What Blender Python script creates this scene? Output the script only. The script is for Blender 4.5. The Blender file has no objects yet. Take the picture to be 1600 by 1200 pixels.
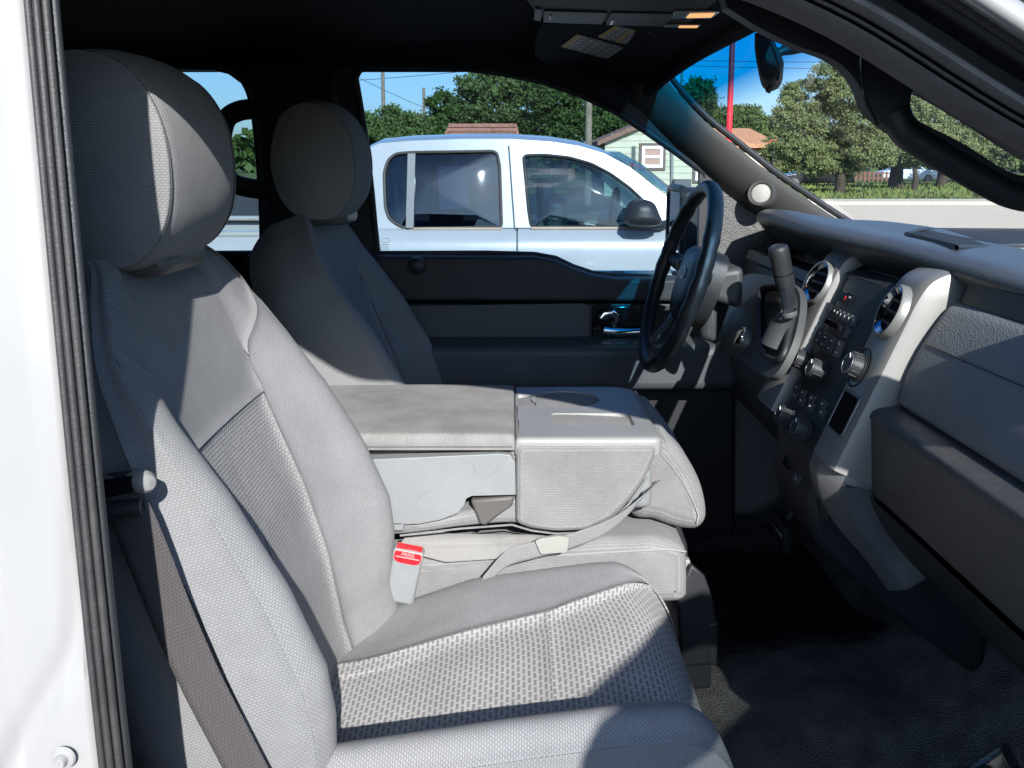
import bpy, math, random
import numpy as np
from mathutils import Vector, Matrix
from mathutils.geometry import tessellate_polygon
R = math.radians
random.seed(7); RNG = np.random.default_rng(7)
scene = bpy.context.scene
COL = scene.collection

# ------------------------------------------------------------------ camera, sky, sun, exposure
F_PX, PITCH, HOR = 1400.0, R(9), 253.0
CY_PX = HOR + F_PX*math.tan(PITCH)
CAM = (0.0, -1.41, 1.62)
cam = bpy.data.cameras.new('camera'); camo = bpy.data.objects.new('camera', cam); COL.objects.link(camo)
camo.location = CAM; camo.rotation_euler = (R(90)-PITCH, 0, 0)
cam.sensor_width = 36; cam.lens = F_PX/1600*36; cam.shift_y = -(600-CY_PX)/1600
cam.clip_start = 0.02; cam.clip_end = 900
scene.camera = camo
SUN = Vector((0.18, -1.0, 0.57)).normalized()          # towards the sun
world = bpy.data.worlds.new('World'); scene.world = world; world.use_nodes = True
wn = world.node_tree; bg = wn.nodes['Background']
sky = wn.nodes.new('ShaderNodeTexSky'); sky.sky_type = 'NISHITA'; sky.sun_disc = False
sky.sun_elevation = math.asin(SUN.z); sky.sun_rotation = math.atan2(SUN.x, SUN.y)
sky.air_density = 1.0; sky.dust_density = 1.2; sky.ozone_density = 4.0
tn = wn.nodes.new('ShaderNodeMixRGB'); tn.blend_type = 'MULTIPLY'; tn.inputs[0].default_value = 1; tn.inputs[2].default_value = (.88, .97, 1.05, 1)   # a cooler blue over the whole sky
wn.links.new(sky.outputs[0], tn.inputs[1]); wn.links.new(tn.outputs[0], bg.inputs[0]); bg.inputs[1].default_value = 0.10
sl = bpy.data.lights.new('sun', 'SUN'); sl.energy = 5.0; sl.angle = R(0.5); sl.color = (1, .90, .76)
so = bpy.data.objects.new('sun', sl); COL.objects.link(so); so.rotation_euler = SUN.to_track_quat('Z', 'Y').to_euler()
scene.view_settings.view_transform = 'Standard'; scene.view_settings.look = 'None'
scene.view_settings.exposure = 0.85; scene.view_settings.gamma = 1
scene.view_settings.use_white_balance = True; scene.view_settings.white_balance_temperature = 5700
scene.cycles.use_denoising = True
scene.cycles.max_bounces = 7; scene.cycles.diffuse_bounces = 2; scene.cycles.glossy_bounces = 3; scene.cycles.transparent_max_bounces = 16
scene.cycles.caustics_reflective = False; scene.cycles.caustics_refractive = False
scene.cycles.sample_clamp_indirect = 6

# ------------------------------------------------------------------ measuring: a sight line met with a plane of the place
_c, _s = math.cos(PITCH), math.sin(PITCH)
def ray(px, py):
    u = (px-800)/F_PX; v = -(py-CY_PX)/F_PX
    return np.array((u, _c+v*_s, -_s+v*_c))
def hit(px, py, n, d):
    r = ray(px, py); C = np.array(CAM); n = np.array(n, float)
    t = (d-n@C)/(n@r); return C+t*r
def ay(px, py, Y): return hit(px, py, (0, 1, 0), Y)
def ax(px, py, X): return hit(px, py, (1, 0, 0), X)
def az(px, py, Z): return hit(px, py, (0, 0, 1), Z)

# ------------------------------------------------------------------ mesh helpers
class MB:
    def __init__(s): s.v = []; s.f = []; s.uv = []
    def add(s, vs, fs, uv=None):
        o = len(s.v); s.v += [tuple(map(float, p)) for p in vs]; s.f += [tuple(o+i for i in f) for f in fs]
        s.uv += list(uv) if uv is not None else [(float(p[0]+p[1]*.6), float(p[2]+p[1]*.35)) for p in vs]
        return s
    def grid(s, P, uv=None, close_u=False, close_v=False):
        n, m = P.shape[:2]; fs = []
        for i in range(n if close_u else n-1):
            for j in range(m if close_v else m-1):
                a = i*m+j; b = i*m+(j+1) % m; c = ((i+1) % n)*m+(j+1) % m; d = ((i+1) % n)*m+j
                fs.append((a, b, c, d))
        return s.add(P.reshape(-1, 3), fs, None if uv is None else uv.reshape(-1, 2))
    def box(s, c, h, M=None):
        vs = []
        for i in (-1, 1):
            for j in (-1, 1):
                for k in (-1, 1):
                    p = Vector((i*h[0], j*h[1], k*h[2]))
                    if M: p = M @ p
                    vs.append((p.x+c[0], p.y+c[1], p.z+c[2]))
        return s.add(vs, [(0, 1, 3, 2), (4, 6, 7, 5), (0, 4, 5, 1), (2, 3, 7, 6), (0, 2, 6, 4), (1, 5, 7, 3)])
    def bb(s, x0, x1, y0, y1, z0, z1): return s.box(((x0+x1)/2, (y0+y1)/2, (z0+z1)/2), ((x1-x0)/2, (y1-y0)/2, (z1-z0)/2))
    def tube(s, path, r, n=10, closed=False, caps=True, flat=1.0, up=None):
        P = [Vector(p) for p in path]; N = len(P); rs = r if hasattr(r, '__len__') else [r]*N
        rows = []; prev = Vector(up) if up else None
        for i in range(N):
            a = P[i-1] if (i > 0 or closed) else P[i]; b = P[(i+1) % N] if (i < N-1 or closed) else P[i]
            t = (b-a).normalized()
            if prev is None: prev = Vector((0, 0, 1)) if abs(t.z) < .9 else Vector((0, 1, 0))
            x = (prev-t*prev.dot(t))
            if x.length < 1e-6: x = t.orthogonal()
            x.normalize(); y = t.cross(x); prev = x
            rows.append([P[i]+x*rs[i]*math.cos(k*2*math.pi/n)+y*rs[i]*flat*math.sin(k*2*math.pi/n) for k in range(n)])
        G = np.array([[tuple(q) for q in row] for row in rows])
        s.grid(G, close_u=closed, close_v=True)
        if caps and not closed:
            o = len(s.v)
            for row, fl in ((rows[0], 1), (rows[-1], 0)):
                s.add([tuple(q) for q in row], [tuple(range(n))[::-1] if fl else tuple(range(n))])
        return s
    def lathe(s, prof, o, axis, n=32, ref=None):
        a = Vector(axis).normalized(); x = (Vector(ref)-a*a.dot(Vector(ref))).normalized() if ref else a.orthogonal().normalized(); y = a.cross(x); o = Vector(o)
        G = np.array([[tuple(o+a*h+(x*math.cos(k*2*math.pi/n)+y*math.sin(k*2*math.pi/n))*r) for k in range(n)] for r, h in prof])
        return s.grid(G, close_v=True)
    def poly(s, outer, holes=(), thick=None):
        """flat face(s) with holes; thick = vector: extrudes to a closed solid"""
        loops = [list(map(Vector, outer))]+[list(map(Vector, h)) for h in holes]
        tris = tessellate_polygon(loops); flat = [p for l in loops for p in l]
        s.add(flat, tris)
        if thick is not None:
            t = Vector(thick); s.add([p+t for p in flat], [tuple(reversed(f)) for f in tris])
            for l in loops:
                n = len(l); s.add([p for p in l]+[p+t for p in l], [(i, (i+1) % n, n+(i+1) % n, n+i) for i in range(n)])
        return s
def finish(name, mb, mat, parent=None, smooth=True, angle=38, bevel=0, seg=2, merge=True, solid=0, sub=0):
    me = bpy.data.meshes.new(name); me.from_pydata(mb.v, [], mb.f)
    uvl = me.uv_layers.new(name='UVMap')
    li = np.empty(len(me.loops), dtype=np.int32); me.loops.foreach_get('vertex_index', li)
    uvl.data.foreach_set('uv', np.array(mb.uv, dtype=np.float32)[li].ravel())
    if merge or bevel:
        import bmesh
        bm = bmesh.new(); bm.from_mesh(me)
        if merge: bmesh.ops.remove_doubles(bm, verts=bm.verts, dist=2e-5)
        bmesh.ops.recalc_face_normals(bm, faces=bm.faces)
        bm.to_mesh(me); bm.free()
    me.materials.append(mat)
    if smooth:
        me.shade_smooth(); me.set_sharp_from_angle(angle=R(angle))
    o = bpy.data.objects.new(name, me); COL.objects.link(o)
    if parent: o.parent = parent
    if solid:
        m = o.modifiers.new('thickness', 'SOLIDIFY'); m.thickness = solid; m.offset = 0
    if bevel:
        m = o.modifiers.new('edge', 'BEVEL'); m.width = bevel; m.segments = seg; m.limit_method = 'ANGLE'; m.angle_limit = R(32); m.harden_normals = False
    if sub:
        m = o.modifiers.new('sub', 'SUBSURF'); m.levels = sub; m.render_levels = sub
    return o
def thing(name, label, cat, group=None, loc=None):
    o = bpy.data.objects.new(name, None); COL.objects.link(o); o.empty_display_size = .1
    return tag(o, label, cat, group)
def tag(o, label=None, cat=None, group=None, kind=None):
    for k, v in (('label', label), ('category', cat), ('group', group), ('kind', kind)):
        if v: o[k] = v
    return o
def cr(keys, t):
    """Catmull-Rom through keys[K,d] at parameters t"""
    K = np.asarray(keys, float); t = np.atleast_1d(t); n = len(K); i = np.clip(np.floor(t).astype(int), 0, n-2); f = (t-i)[:, None]
    E0 = 2*K[0]-K[1]; E1 = 2*K[-1]-K[-2]; A = np.vstack([E0, K, E1]); p0, p1, p2, p3 = A[i], A[i+1], A[i+2], A[i+3]
    return .5*(2*p1+(p2-p0)*f+(2*p0-5*p1+4*p2-p3)*f**2+(3*p1-p0-3*p2+p3)*f**3)
def ccr(keys, n):
    """closed smooth loop"""
    K = np.asarray(keys, float); m = len(K); A = np.vstack([K[-2:], K, K[:3]]); t = np.linspace(0, m, n, endpoint=False)
    return cr(A, t+2)
def ss(a, b, x): t = np.clip((np.asarray(x, float)-a)/(b-a), 0, 1); return t*t*(3-2*t)
def interp(xs, ys, x):
    return np.interp(x, xs, ys)
def rounded(pts, r, n=5):
    """round the corners of a 3-D polygon"""
    P = [Vector(p) for p in pts]; out = []; N = len(P)
    rr = r if hasattr(r, '__len__') else [r]*N
    for i in range(N):
        a, b, c = P[i-1], P[i], P[(i+1) % N]
        d1 = (a-b); d2 = (c-b); q = min(rr[i], d1.length*.48, d2.length*.48)
        if q < 1e-5: out.append(b); continue
        p1 = b+d1.normalized()*q; p2 = b+d2.normalized()*q
        for k in range(n+1):
            t = k/n; out.append(p1*(1-t)**2+b*2*t*(1-t)+p2*t*t)
    return out
def patch(name, S, s0, s1, t0, t1, ns, nt, mat, parent, g=(0, 0, 0, 0), gw=.007, gd=.005, sign=1, fade=None):
    """panel of upholstery: S(s, t[]) -> points; the four edges (s0, s1, t0, t1) dip into their seams"""
    def nu(a, b, n, lo, hi):
        x = np.linspace(0, 1, n); c = (1-np.cos(np.pi*x))/2; return a+(b-a)*(.45*x+.55*c)
    s = nu(s0, s1, ns, 1, 1); t = nu(t0, t1, nt, 1, 1)
    P = np.array([S(a, t) for a in s])
    ds = np.linalg.norm(np.diff(P, axis=0), axis=2); dt = np.linalg.norm(np.diff(P, axis=1), axis=2)
    As = np.vstack([np.zeros((1, nt)), np.cumsum(ds, 0)]); At = np.hstack([np.zeros((ns, 1)), np.cumsum(dt, 1)])
    N = np.cross(np.gradient(P, axis=0), np.gradient(P, axis=1)); L = np.linalg.norm(N, axis=2, keepdims=True); L[L < 1e-12] = 1; N = N/L*sign
    dep = np.zeros((ns, nt))
    fd = np.ones((ns, 1)) if fade is None else (1-ss(fade[0], fade[1], s))[:, None]
    for on, dist, m_ in ((g[0], As, 1), (g[1], As[-1:]-As, 1), (g[2], At, fd), (g[3], At[:, -1:]-At, fd)):
        if on: dep = np.maximum(dep, on*gd*m_*np.exp(-(dist/gw)**1.4))
    P = P-N*dep[..., None]
    uv = np.stack([At-At[:, -1:]/2, As], axis=2)
    return finish(name, MB().grid(P, uv), mat, parent, angle=80, merge=False)
def seam(name, pts, mat, parent, r=.0011):
    return finish(name, MB().tube([tuple(p) for p in pts], r, 6), mat, parent)
def text(name, body, size, M, mat, parent, ext=.0003):
    cu = bpy.data.curves.new(name, 'FONT'); cu.body = body; cu.size = size; cu.extrude = ext; cu.align_x = 'CENTER'; cu.align_y = 'CENTER'; cu.resolution_u = 3
    tmp = bpy.data.objects.new('tmp', cu); COL.objects.link(tmp)
    dg = bpy.context.evaluated_depsgraph_get(); me = bpy.data.meshes.new_from_object(tmp.evaluated_get(dg)); bpy.data.objects.remove(tmp)
    me.transform(M); me.materials.clear(); me.materials.append(mat)
    o = bpy.data.objects.new(name, me); COL.objects.link(o); o.parent = parent; return o

# ------------------------------------------------------------------ materials
class NT:
    def __init__(s, name):
        s.m = bpy.data.materials.new(name); s.m.use_nodes = True; s.t = s.m.node_tree; s.b = s.t.nodes['Principled BSDF']; s.out = s.t.nodes['Material Output']
    def n(s, typ, **kw):
        nd = s.t.nodes.new('ShaderNode'+typ)
        for k, v in kw.items():
            if k.startswith('i_'):
                nd.inputs[k[2:].replace('_', ' ')].default_value = v
            else: setattr(nd, k, v)
        return nd
    def l(s, a, b): s.t.links.new(a, b)
    def mapped(s, scale, coord='UV'):
        tc = s.n('TexCoord'); mp = s.n('Mapping'); mp.inputs['Scale'].default_value = scale if hasattr(scale, '__len__') else (scale,)*3
        s.l(tc.outputs[coord], mp.inputs[0]); return mp.outputs[0]
    def noise(s, scale, detail=3, coord='Object', rough=.55):
        nz = s.n('TexNoise'); nz.inputs['Scale'].default_value = scale; nz.inputs['Detail'].default_value = detail; nz.inputs['Roughness'].default_value = rough
        tc = s.n('TexCoord'); s.l(tc.outputs[coord], nz.inputs['Vector']); return nz.outputs['Fac']
    def ramp(s, fac, stops):
        r = s.n('ValToRGB'); e = r.color_ramp.elements
        while len(e) < len(stops): e.new(.5)
        for el, (p, c) in zip(e, stops): el.position = p; el.color = c if len(c) == 4 else (*c, 1)
        s.l(fac, r.inputs[0]); return r.outputs[0]
    def mix(s, fac, a, b, mode='MIX'):
        m = s.n('MixRGB', blend_type=mode)
        for i, v in enumerate((fac, a, b)):
            if isinstance(v, (int, float)): m.inputs[i].default_value = v
            elif isinstance(v, tuple): m.inputs[i].default_value = v if len(v) == 4 else (*v, 1)
            else: s.l(v, m.inputs[i])
        return m.outputs[0]
    def bump(s, h, strength=.3, dist=.001, chain=None):
        b = s.n('Bump'); b.inputs['Strength'].default_value = strength; b.inputs['Distance'].default_value = dist
        s.l(h, b.inputs['Height'])
        if chain is not None: s.l(chain, b.inputs['Normal'])
        s.l(b.outputs[0], s.b.inputs['Normal']); return b.outputs[0]
def sc(c, k): return tuple(min(1, x*k) for x in c)
def plain(name, col, rough=.5, metal=0, grain=0, gscale=900, gdist=.0006, wear=.12, wscale=6, spec=.5, coat=0, dust=0):
    t = NT(name); b = t.b
    b.inputs['Roughness'].default_value = rough; b.inputs['Metallic'].default_value = metal; b.inputs['Specular IOR Level'].default_value = spec
    if coat: b.inputs['Coat Weight'].default_value = coat; b.inputs['Coat Roughness'].default_value = .04
    f = t.noise(wscale, 5)
    c = t.ramp(f, [(.3, sc(col, 1-wear)), (.7, sc(col, 1+wear))])
    if dust:
        f2 = t.noise(55, 6, rough=.7); c = t.mix(t.ramp(f2, [(.5, (0, 0, 0)), (.78, (dust,)*3)]), c, (.42, .40, .37))
    t.l(c, b.inputs['Base Color'])
    r = t.n('MapRange', i_To_Min=rough*.85, i_To_Max=min(1, rough*1.15)); t.l(f, r.inputs[0]); t.l(r.outputs[0], b.inputs['Roughness'])
    if grain:
        v = t.n('TexVoronoi'); v.inputs['Scale'].default_value = gscale; tc = t.n('TexCoord'); t.l(tc.outputs['Object'], v.inputs['Vector'])
        t.bump(v.outputs['Distance'], grain, gdist)
    return t.m
def weave(name, col, dark, bw, rh, mortar, bumpd=.0008, strength=.6, stain=.12, invert=False, sheen=.04, rot=0, off=.5, rough=.95):
    """woven cloth: staggered yarn cells on the metric UV of the panel"""
    t = NT(name); b = t.b; col = sc(col, .76); dark = sc(dark, .76)
    tc = t.n('TexCoord'); mp = t.n('Mapping'); mp.inputs['Rotation'].default_value = (0, 0, R(rot)); t.l(tc.outputs['UV'], mp.inputs[0])
    # a slight waviness of the yarn
    nz = t.n('TexNoise'); nz.inputs['Scale'].default_value = 60; t.l(mp.outputs[0], nz.inputs['Vector'])
    va = t.n('VectorMath', operation='SCALE'); va.inputs['Scale'].default_value = .0012; t.l(nz.outputs['Color'], va.inputs[0])
    vb = t.n('VectorMath', operation='ADD'); t.l(mp.outputs[0], vb.inputs[0]); t.l(va.outputs[0], vb.inputs[1])
    br = t.n('TexBrick'); br.offset = off; br.inputs['Scale'].default_value = 1; br.inputs['Mortar Size'].default_value = mortar; br.inputs['Mortar Smooth'].default_value = .6
    br.inputs['Brick Width'].default_value = bw; br.inputs['Row Height'].default_value = rh; br.inputs['Bias'].default_value = 0
    t.l(vb.outputs[0], br.inputs['Vector'])
    a, c = (dark, col) if invert else (col, dark)
    br.inputs['Color1'].default_value = (*a, 1); br.inputs['Color2'].default_value = (*sc(a, .9), 1); br.inputs['Mortar'].default_value = (*c, 1)
    st = t.ramp(t.noise(9, 6, rough=.62), [(.35, (1-stain,)*3), (.62, (1, 1, 1)), (.8, (1, .985, .95))])
    cc = t.mix(1.0, br.outputs['Color'], st, 'MULTIPLY')
    fz = t.ramp(t.noise(900, 2, 'UV'), [(.3, (.86,)*3), (.7, (1.0,)*3)])
    t.l(t.mix(1.0, cc, fz, 'MULTIPLY'), b.inputs['Base Color'])
    b.inputs['Roughness'].default_value = rough; b.inputs['Specular IOR Level'].default_value = .15
    b.inputs['Sheen Weight'].default_value = sheen; b.inputs['Sheen Roughness'].default_value = .5
    h = br.outputs['Fac']
    if not invert:
        iv = t.n('Math', operation='SUBTRACT'); iv.inputs[0].default_value = 1; t.l(h, iv.inputs[1]); h = iv.outputs[0]
    n0 = t.bump(t.noise(7, 3), .25, .012)
    n1 = t.bump(t.noise(34, 3), .22, .004, n0)
    t.bump(h, strength, bumpd, n1)
    return t.m
def glass(name, tint, refl=.06, rough=0.0, band=None, top=.6):
    t = NT(name); t.t.nodes.remove(t.b)
    tr = t.n('BsdfTransparent'); gl = t.n('BsdfGlossy'); gl.inputs['Roughness'].default_value = rough
    fr = t.n('LayerWeight'); fr.inputs['Blend'].default_value = .25
    mr = t.n('MapRange', i_To_Min=refl, i_To_Max=top); t.l(fr.outputs['Fresnel'], mr.inputs[0])
    tr.inputs[0].default_value = (*tint, 1)
    if band:
        uv = t.n('UVMap'); sp = t.n('SeparateXYZ'); t.l(uv.outputs[0], sp.inputs[0])
        c = t.ramp(sp.outputs['Y'], [(0, band), (.09, band), (.185, tint), (1, tint)]); t.l(c, tr.inputs[0])
    mx = t.n('MixShader'); t.l(mr.outputs[0], mx.inputs[0]); t.l(tr.outputs[0], mx.inputs[1]); t.l(gl.outputs[0], mx.inputs[2]); t.l(mx.outputs[0], t.out.inputs[0])
    return t.m
def emit(name, col, k):
    t = NT(name); t.b.inputs['Base Color'].default_value = (*col, 1); t.b.inputs['Emission Color'].default_value = (*col, 1); t.b.inputs['Emission Strength'].default_value = k; return t.m

GREY = (.40, .395, .385)
M = {}
M['cloth'] = weave('bolster_cloth', (.435, .435, .433), (.285, .285, .29), .0040, .0026, .0008, .0006, .5)
M['cloth_side'] = weave('side_cloth', (.375, .377, .375), (.28, .282, .286), .0040, .0027, .0008, .0007, .5)
M['cloth_back'] = weave('insert_back_cloth', (.47, .465, .46), (.36, .355, .355), .0075, .0046, .0014, .0012, .65)
M['cloth_seat'] = weave('insert_seat_cloth', (.60, .585, .56), (.34, .333, .33), .0135, .0066, .0024, .0008, .6, invert=True, stain=.16)
M['cloth_console'] = weave('console_cloth', (.42, .418, .41), (.29, .288, .284), .0040, .0026, .0008, .0006, .5, stain=.2)
M['cloth_lid'] = weave('worn_lid_cloth', (.42, .41, .392), (.34, .333, .32), .0030, .0020, .0006, .0004, .4, stain=.32)
M['piping'] = plain('seam_piping', (.10, .10, .105), .9)
M['stitch'] = plain('seam_stitch', (.30, .30, .30), .9)
M['plastic'] = plain('grey_plastic', (.23, .242, .245), .42, grain=.25, gscale=1400, gdist=.0003, wear=.08, dust=.15)
M['plastic_l'] = plain('light_grey_plastic', (.255, .255, .245), .4, grain=.5, gscale=900, gdist=.0004, wear=.08, dust=.2)
M['plastic_d'] = plain('taupe_plastic', (.09, .085, .08), .5, grain=.3, wear=.1)
M['black'] = plain('black_plastic', (.024, .025, .028), .45, grain=.35, gscale=1100, wear=.2)
M['dash'] = plain('dash_vinyl', (.070, .074, .080), .36, grain=.55, gscale=420, gdist=.0009, wear=.15, dust=.05)
M['dash2'] = plain('dash_grain', (.18, .19, .20), .5, grain=.7, gscale=380, gdist=.0012, wear=.1, dust=.04)
M['dashdk'] = plain('dash_lower', (.050, .049, .049), .42, grain=.3, gscale=900, wear=.15, dust=.10)
M['trim'] = plain('dark_trim', (.030, .032, .037), .6, grain=.3, gscale=700)
M['trimg'] = plain('pillar_trim', (.058, .056, .053), .62, grain=.4, gscale=600, wear=.1)
M['sail'] = plain('sail_trim', (.16, .155, .15), .75, grain=1.0, gscale=260, gdist=.003, wear=.2, wscale=120)
M['doorgrey'] = plain('door_grain', (.075, .082, .092), .5, grain=.5, gscale=500, gdist=.0008, wear=.1)
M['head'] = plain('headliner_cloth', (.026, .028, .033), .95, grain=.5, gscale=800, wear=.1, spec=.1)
M['carpet'] = plain('carpet', (.16, .153, .146), .97, grain=1.0, gscale=330, gdist=.004, wear=.35, wscale=25, spec=.1, dust=.10)
M['mat'] = plain('floor_mat', (.022, .022, .023), .9, grain=1.0, gscale=420, gdist=.002, wear=.25, wscale=12, spec=.15, dust=.05)
M['rubber'] = plain('rubber_seal', (.040, .039, .038), .55, grain=.3, gscale=500, wear=.2, wscale=20, dust=.06)
M['rubber_g'] = plain('grey_seal', (.16, .155, .15), .7, grain=.6, gscale=700, wear=.2, wscale=30)
M['white'] = plain('white_paint', (.33, .325, .315), .22, wear=.03, coat=.6)
M['white2'] = plain('silver_white_paint', (.33, .345, .355), .25, wear=.03, coat=.6)
M['silver'] = plain('silver_trim', (.29, .28, .265), .45, metal=.45, wear=.05)
M['silver_d'] = plain('dark_silver_trim', (.20, .20, .20), .4, metal=.5, wear=.08)
M['chrome'] = plain('chrome', (.80, .81, .83), .08, metal=1, wear=.02)
M['leather'] = plain('wheel_leather', (.020, .021, .024), .38, grain=.4, gscale=900, wear=.2)
M['col'] = plain('column_plastic', (.055, .058, .06), .45, grain=.4, gscale=800)
M['colg'] = plain('column_grey', (.075, .077, .077), .5, grain=.4, gscale=800)
M['belt'] = weave('belt_webbing', (.175, .158, .158), (.10, .092, .094), .006, .0022, .0008, .0008, .8, rot=35, stain=.05)
M['belt_l'] = weave('lap_belt_webbing', (.42, .42, .42), (.3, .3, .3), .004, .0018, .0006, .0006, .7, rot=35)
M['red'] = plain('red_button', (.75, .012, .02), .35, wear=.05)
M['pressed'] = plain('red_lettering', (.95, .35, .33), .4)
M['btn'] = plain('button_black', (.075, .075, .078), .28, wear=.1)
M['mark'] = plain('button_print', (.8, .8, .8), .5)
M['gloss'] = plain('gloss_black', (.008, .008, .009), .12)
M['label'] = None
M['wind'] = glass('windshield_glass', (.95, .98, .97), .012, band=(.03, .33, .62), top=.16)
M['win'] = glass('door_glass', (.52, .63, .70), .025)
M['privacy'] = glass('privacy_glass', (.50, .60, .64), .03)
M['doorglass'] = glass('passenger_glass', (.62, .68, .68), .04)
M['tint'] = glass('tinted_glass', (.10, .13, .19), .10, .014)
M['tint2'] = glass('front_glass', (.45, .64, .68), .09, .014)
M['mirror'] = plain('mirror_silver', (.85, .88, .9), .0, metal=1, wear=0)
M['lamp'] = emit('lamp_lens', (1.0, .50, .18), .55)
M['lens'] = plain('clear_lens', (.45, .43, .40), .2)
M['plasticwrap'] = glass('plastic_sheet', (.9, .93, .95), .10, .08)
M['steel'] = plain('black_steel', (.02, .02, .02), .5)

# ================================================================== the cab: shell, doors, pillars, glass
truck = thing('pickup_truck', 'white pickup truck whose cab is seen through its open front passenger doorway', 'truck')
# driver-side wall plane: leans inward above the beltline
WN = (0, 1, .2); WD = .78+.2*1.38                    # Y + .2 z = const
def wall(px, py, off=0): return hit(px, py, WN, WD+off)
def curve2(pts, n):
    return cr(np.array(pts, float), np.linspace(0, len(pts)-1, n))
# window openings of the driver side (front door, rear door)
front_open = [tuple(wall(*p)) for p in [(592, 396), (581, 300), (570, 205), (559, 140), (556, 122), (562, 110), (576, 104), (640, 103), (720, 106), (790, 115), (850, 128), (905, 147), (960, 173), (1010, 206), (1060, 241), (1099, 270), (1099, 300), (1092, 434), (1030, 433), (960, 431), (925, 427), (895, 417), (868, 404), (835, 398), (760, 396)]]
rear_open = [tuple(wall(*p)) for p in [(416, 397), (414, 330), (411, 270), (404, 190), (395, 150), (382, 126), (360, 110), (335, 104), (200, 102), (60, 104), (20, 120), (5, 180), (0, 300), (0, 396)]]
outer = [tuple(wall(*p)) for p in [(-160, 560), (1300, 560), (1300, 385), (1230, 352), (1150, 292), (1075, 225), (1020, 182), (965, 150), (905, 122), (850, 104), (790, 92), (720, 84), (600, 78), (0, 78), (-160, 78)]]
side = MB().poly(outer, [front_open, rear_open], thick=(0, .035, 0))
finish('driver_side_panel', side, M['trim'], truck, angle=30)
# window seal of the driver door, a dark rounded bead round the opening, and the outer sheet with a bigger lip
o = finish('window_seal', MB().tube([np.array(p)+np.array((0, -.004, 0)) for p in front_open], .008, 8, closed=True), M['black'], truck)
o = finish('window_seal', MB().tube([np.array(p)+np.array((0, -.004, 0)) for p in rear_open], .010, 8, closed=True), M['black'], truck)
# inner bead of the door aperture seen at the rear corner of the front window
p = [wall(*q)+np.array((0, -.03, 0)) for q in [(548, 420), (540, 300), (530, 200), (524, 150), (522, 130), (530, 112), (552, 100), (600, 96), (700, 97), (790, 105), (850, 118)]]
finish('door_aperture_trim', MB().tube([tuple(q) for q in cr(np.array(p), np.linspace(0, len(p)-1, 50))], .011, 8), M['trim'], truck)
p = [wall(*q)+np.array((0, -.05, 0)) for q in [(420, 400), (419, 330), (415, 260), (408, 185), (399, 145), (384, 118), (355, 103)]]
finish('rear_door_trim', MB().tube([tuple(q) for q in cr(np.array(p), np.linspace(0, len(p)-1, 40))], .009, 8), M['trim'], truck)
# glass panes
finish('driver_window', MB().poly([np.array(p)+np.array((0, .02, 0)) for p in front_open]), M['win'], truck, smooth=False)
finish('rear_window', MB().poly([np.array(p)+np.array((0, .02, 0)) for p in rear_open]), M['privacy'], truck, smooth=False)
# grab handle on the rear face of the driver-side pillar
gp = [wall(*q)+np.array((0, -.045, 0)) for q in [(432, 172), (405, 172), (380, 176), (362, 190), (355, 225), (358, 262), (372, 284), (400, 293), (432, 296)]]
finish('grab_handle', MB().tube([tuple(q) for q in cr(np.array(gp), np.linspace(0, 8, 40))], .023, 10), M['trim'], truck)
# body sheet outside the door (white) below the beltline
MBo = MB(); MBo.bb(-1.7, 1.9, .90, .93, .45, 1.34); finish('outer_door_skin', MBo, M['white'], truck, bevel=.01)

# --- driver door inner panel
def dY(px, py, Y): return tuple(ay(px, py, Y))
door = bpy.data.objects.new('driver_door', None); COL.objects.link(door); door.parent = truck
def plate(name, pix, Y, thick, mat, parent, bevel=.006, r=0, seg=3):
    pts = [dY(*q, Y) for q in pix]
    if r: pts = rounded(pts, r)
    return finish(name, MB().poly(pts, thick=(0, thick, 0)), mat, parent, bevel=bevel, seg=seg, angle=40)
plate('upper_door_trim', [(380, 400), (835, 402), (868, 408), (897, 421), (927, 431), (962, 436), (1240, 437), (1240, 472), (380, 470)], .715, .09, M['trim'], door, .012)
plate('middle_door_trim', [(380, 474), (1240, 474), (1240, 546), (380, 544)], .735, .06, M['black'], door, .006)
plate('door_insert', [(628, 478), (921, 474), (921, 541), (660, 541)], .722, .03, M['doorgrey'], door, .006, r=.02)
plate('door_armrest', [(560, 543), (1160, 541), (1180, 560), (1150, 612), (560, 612)], .60, .16, M['doorgrey'], door, .022, seg=4)
plate('door_lower_trim', [(380, 606), (1150, 606), (1150, 1100), (380, 1100)], .70, .1, M['black'], door, .01)
plate('door_handle_recess', [(925, 478), (1003, 478), (1003, 541), (925, 541)], .724, .02, M['gloss'], door, .004)
h = MB().tube([tuple(ay(*q, .705)) for q in [(943, 517), (962, 520), (985, 520), (1001, 519)]], [.011, .012, .011, .010], 12, flat=.6); finish('door_handle', h, M['chrome'], door)
h = MB().tube([tuple(ay(*q, .705)) for q in [(940, 498), (945, 491), (958, 490), (966, 497), (958, 506), (962, 513)]], [.012, .013, .012, .010, .008, .006], 10, flat=.5); finish('lock_lever', h, M['chrome'], door)
for x0, x1 in ((943, 957), (966, 986), (996, 1004)):
    a = az(x0, 549, ay(900, 545, .60)[2]); b = az(x1, 546, ay(900, 545, .60)[2])
    finish('window_switch', MB().bb(a[0], b[0], .62, .645, a[2]+.001, a[2]+.007), M['btn'], door, bevel=.002)
a = ay(835, 545, .6); b = ay(915, 545, .6)
finish('pull_cup', MB().bb(a[0], b[0], .615, .66, a[2]+.0005, a[2]+.004), M['black'], door, bevel=.001)
finish('seat_memory_knob', MB().lathe([(0, .02), (.012, .019), (.02, .012), (.022, 0)], ay(652, 415, .715), (0, -1, 0), 16), M['black'], door)
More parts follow.
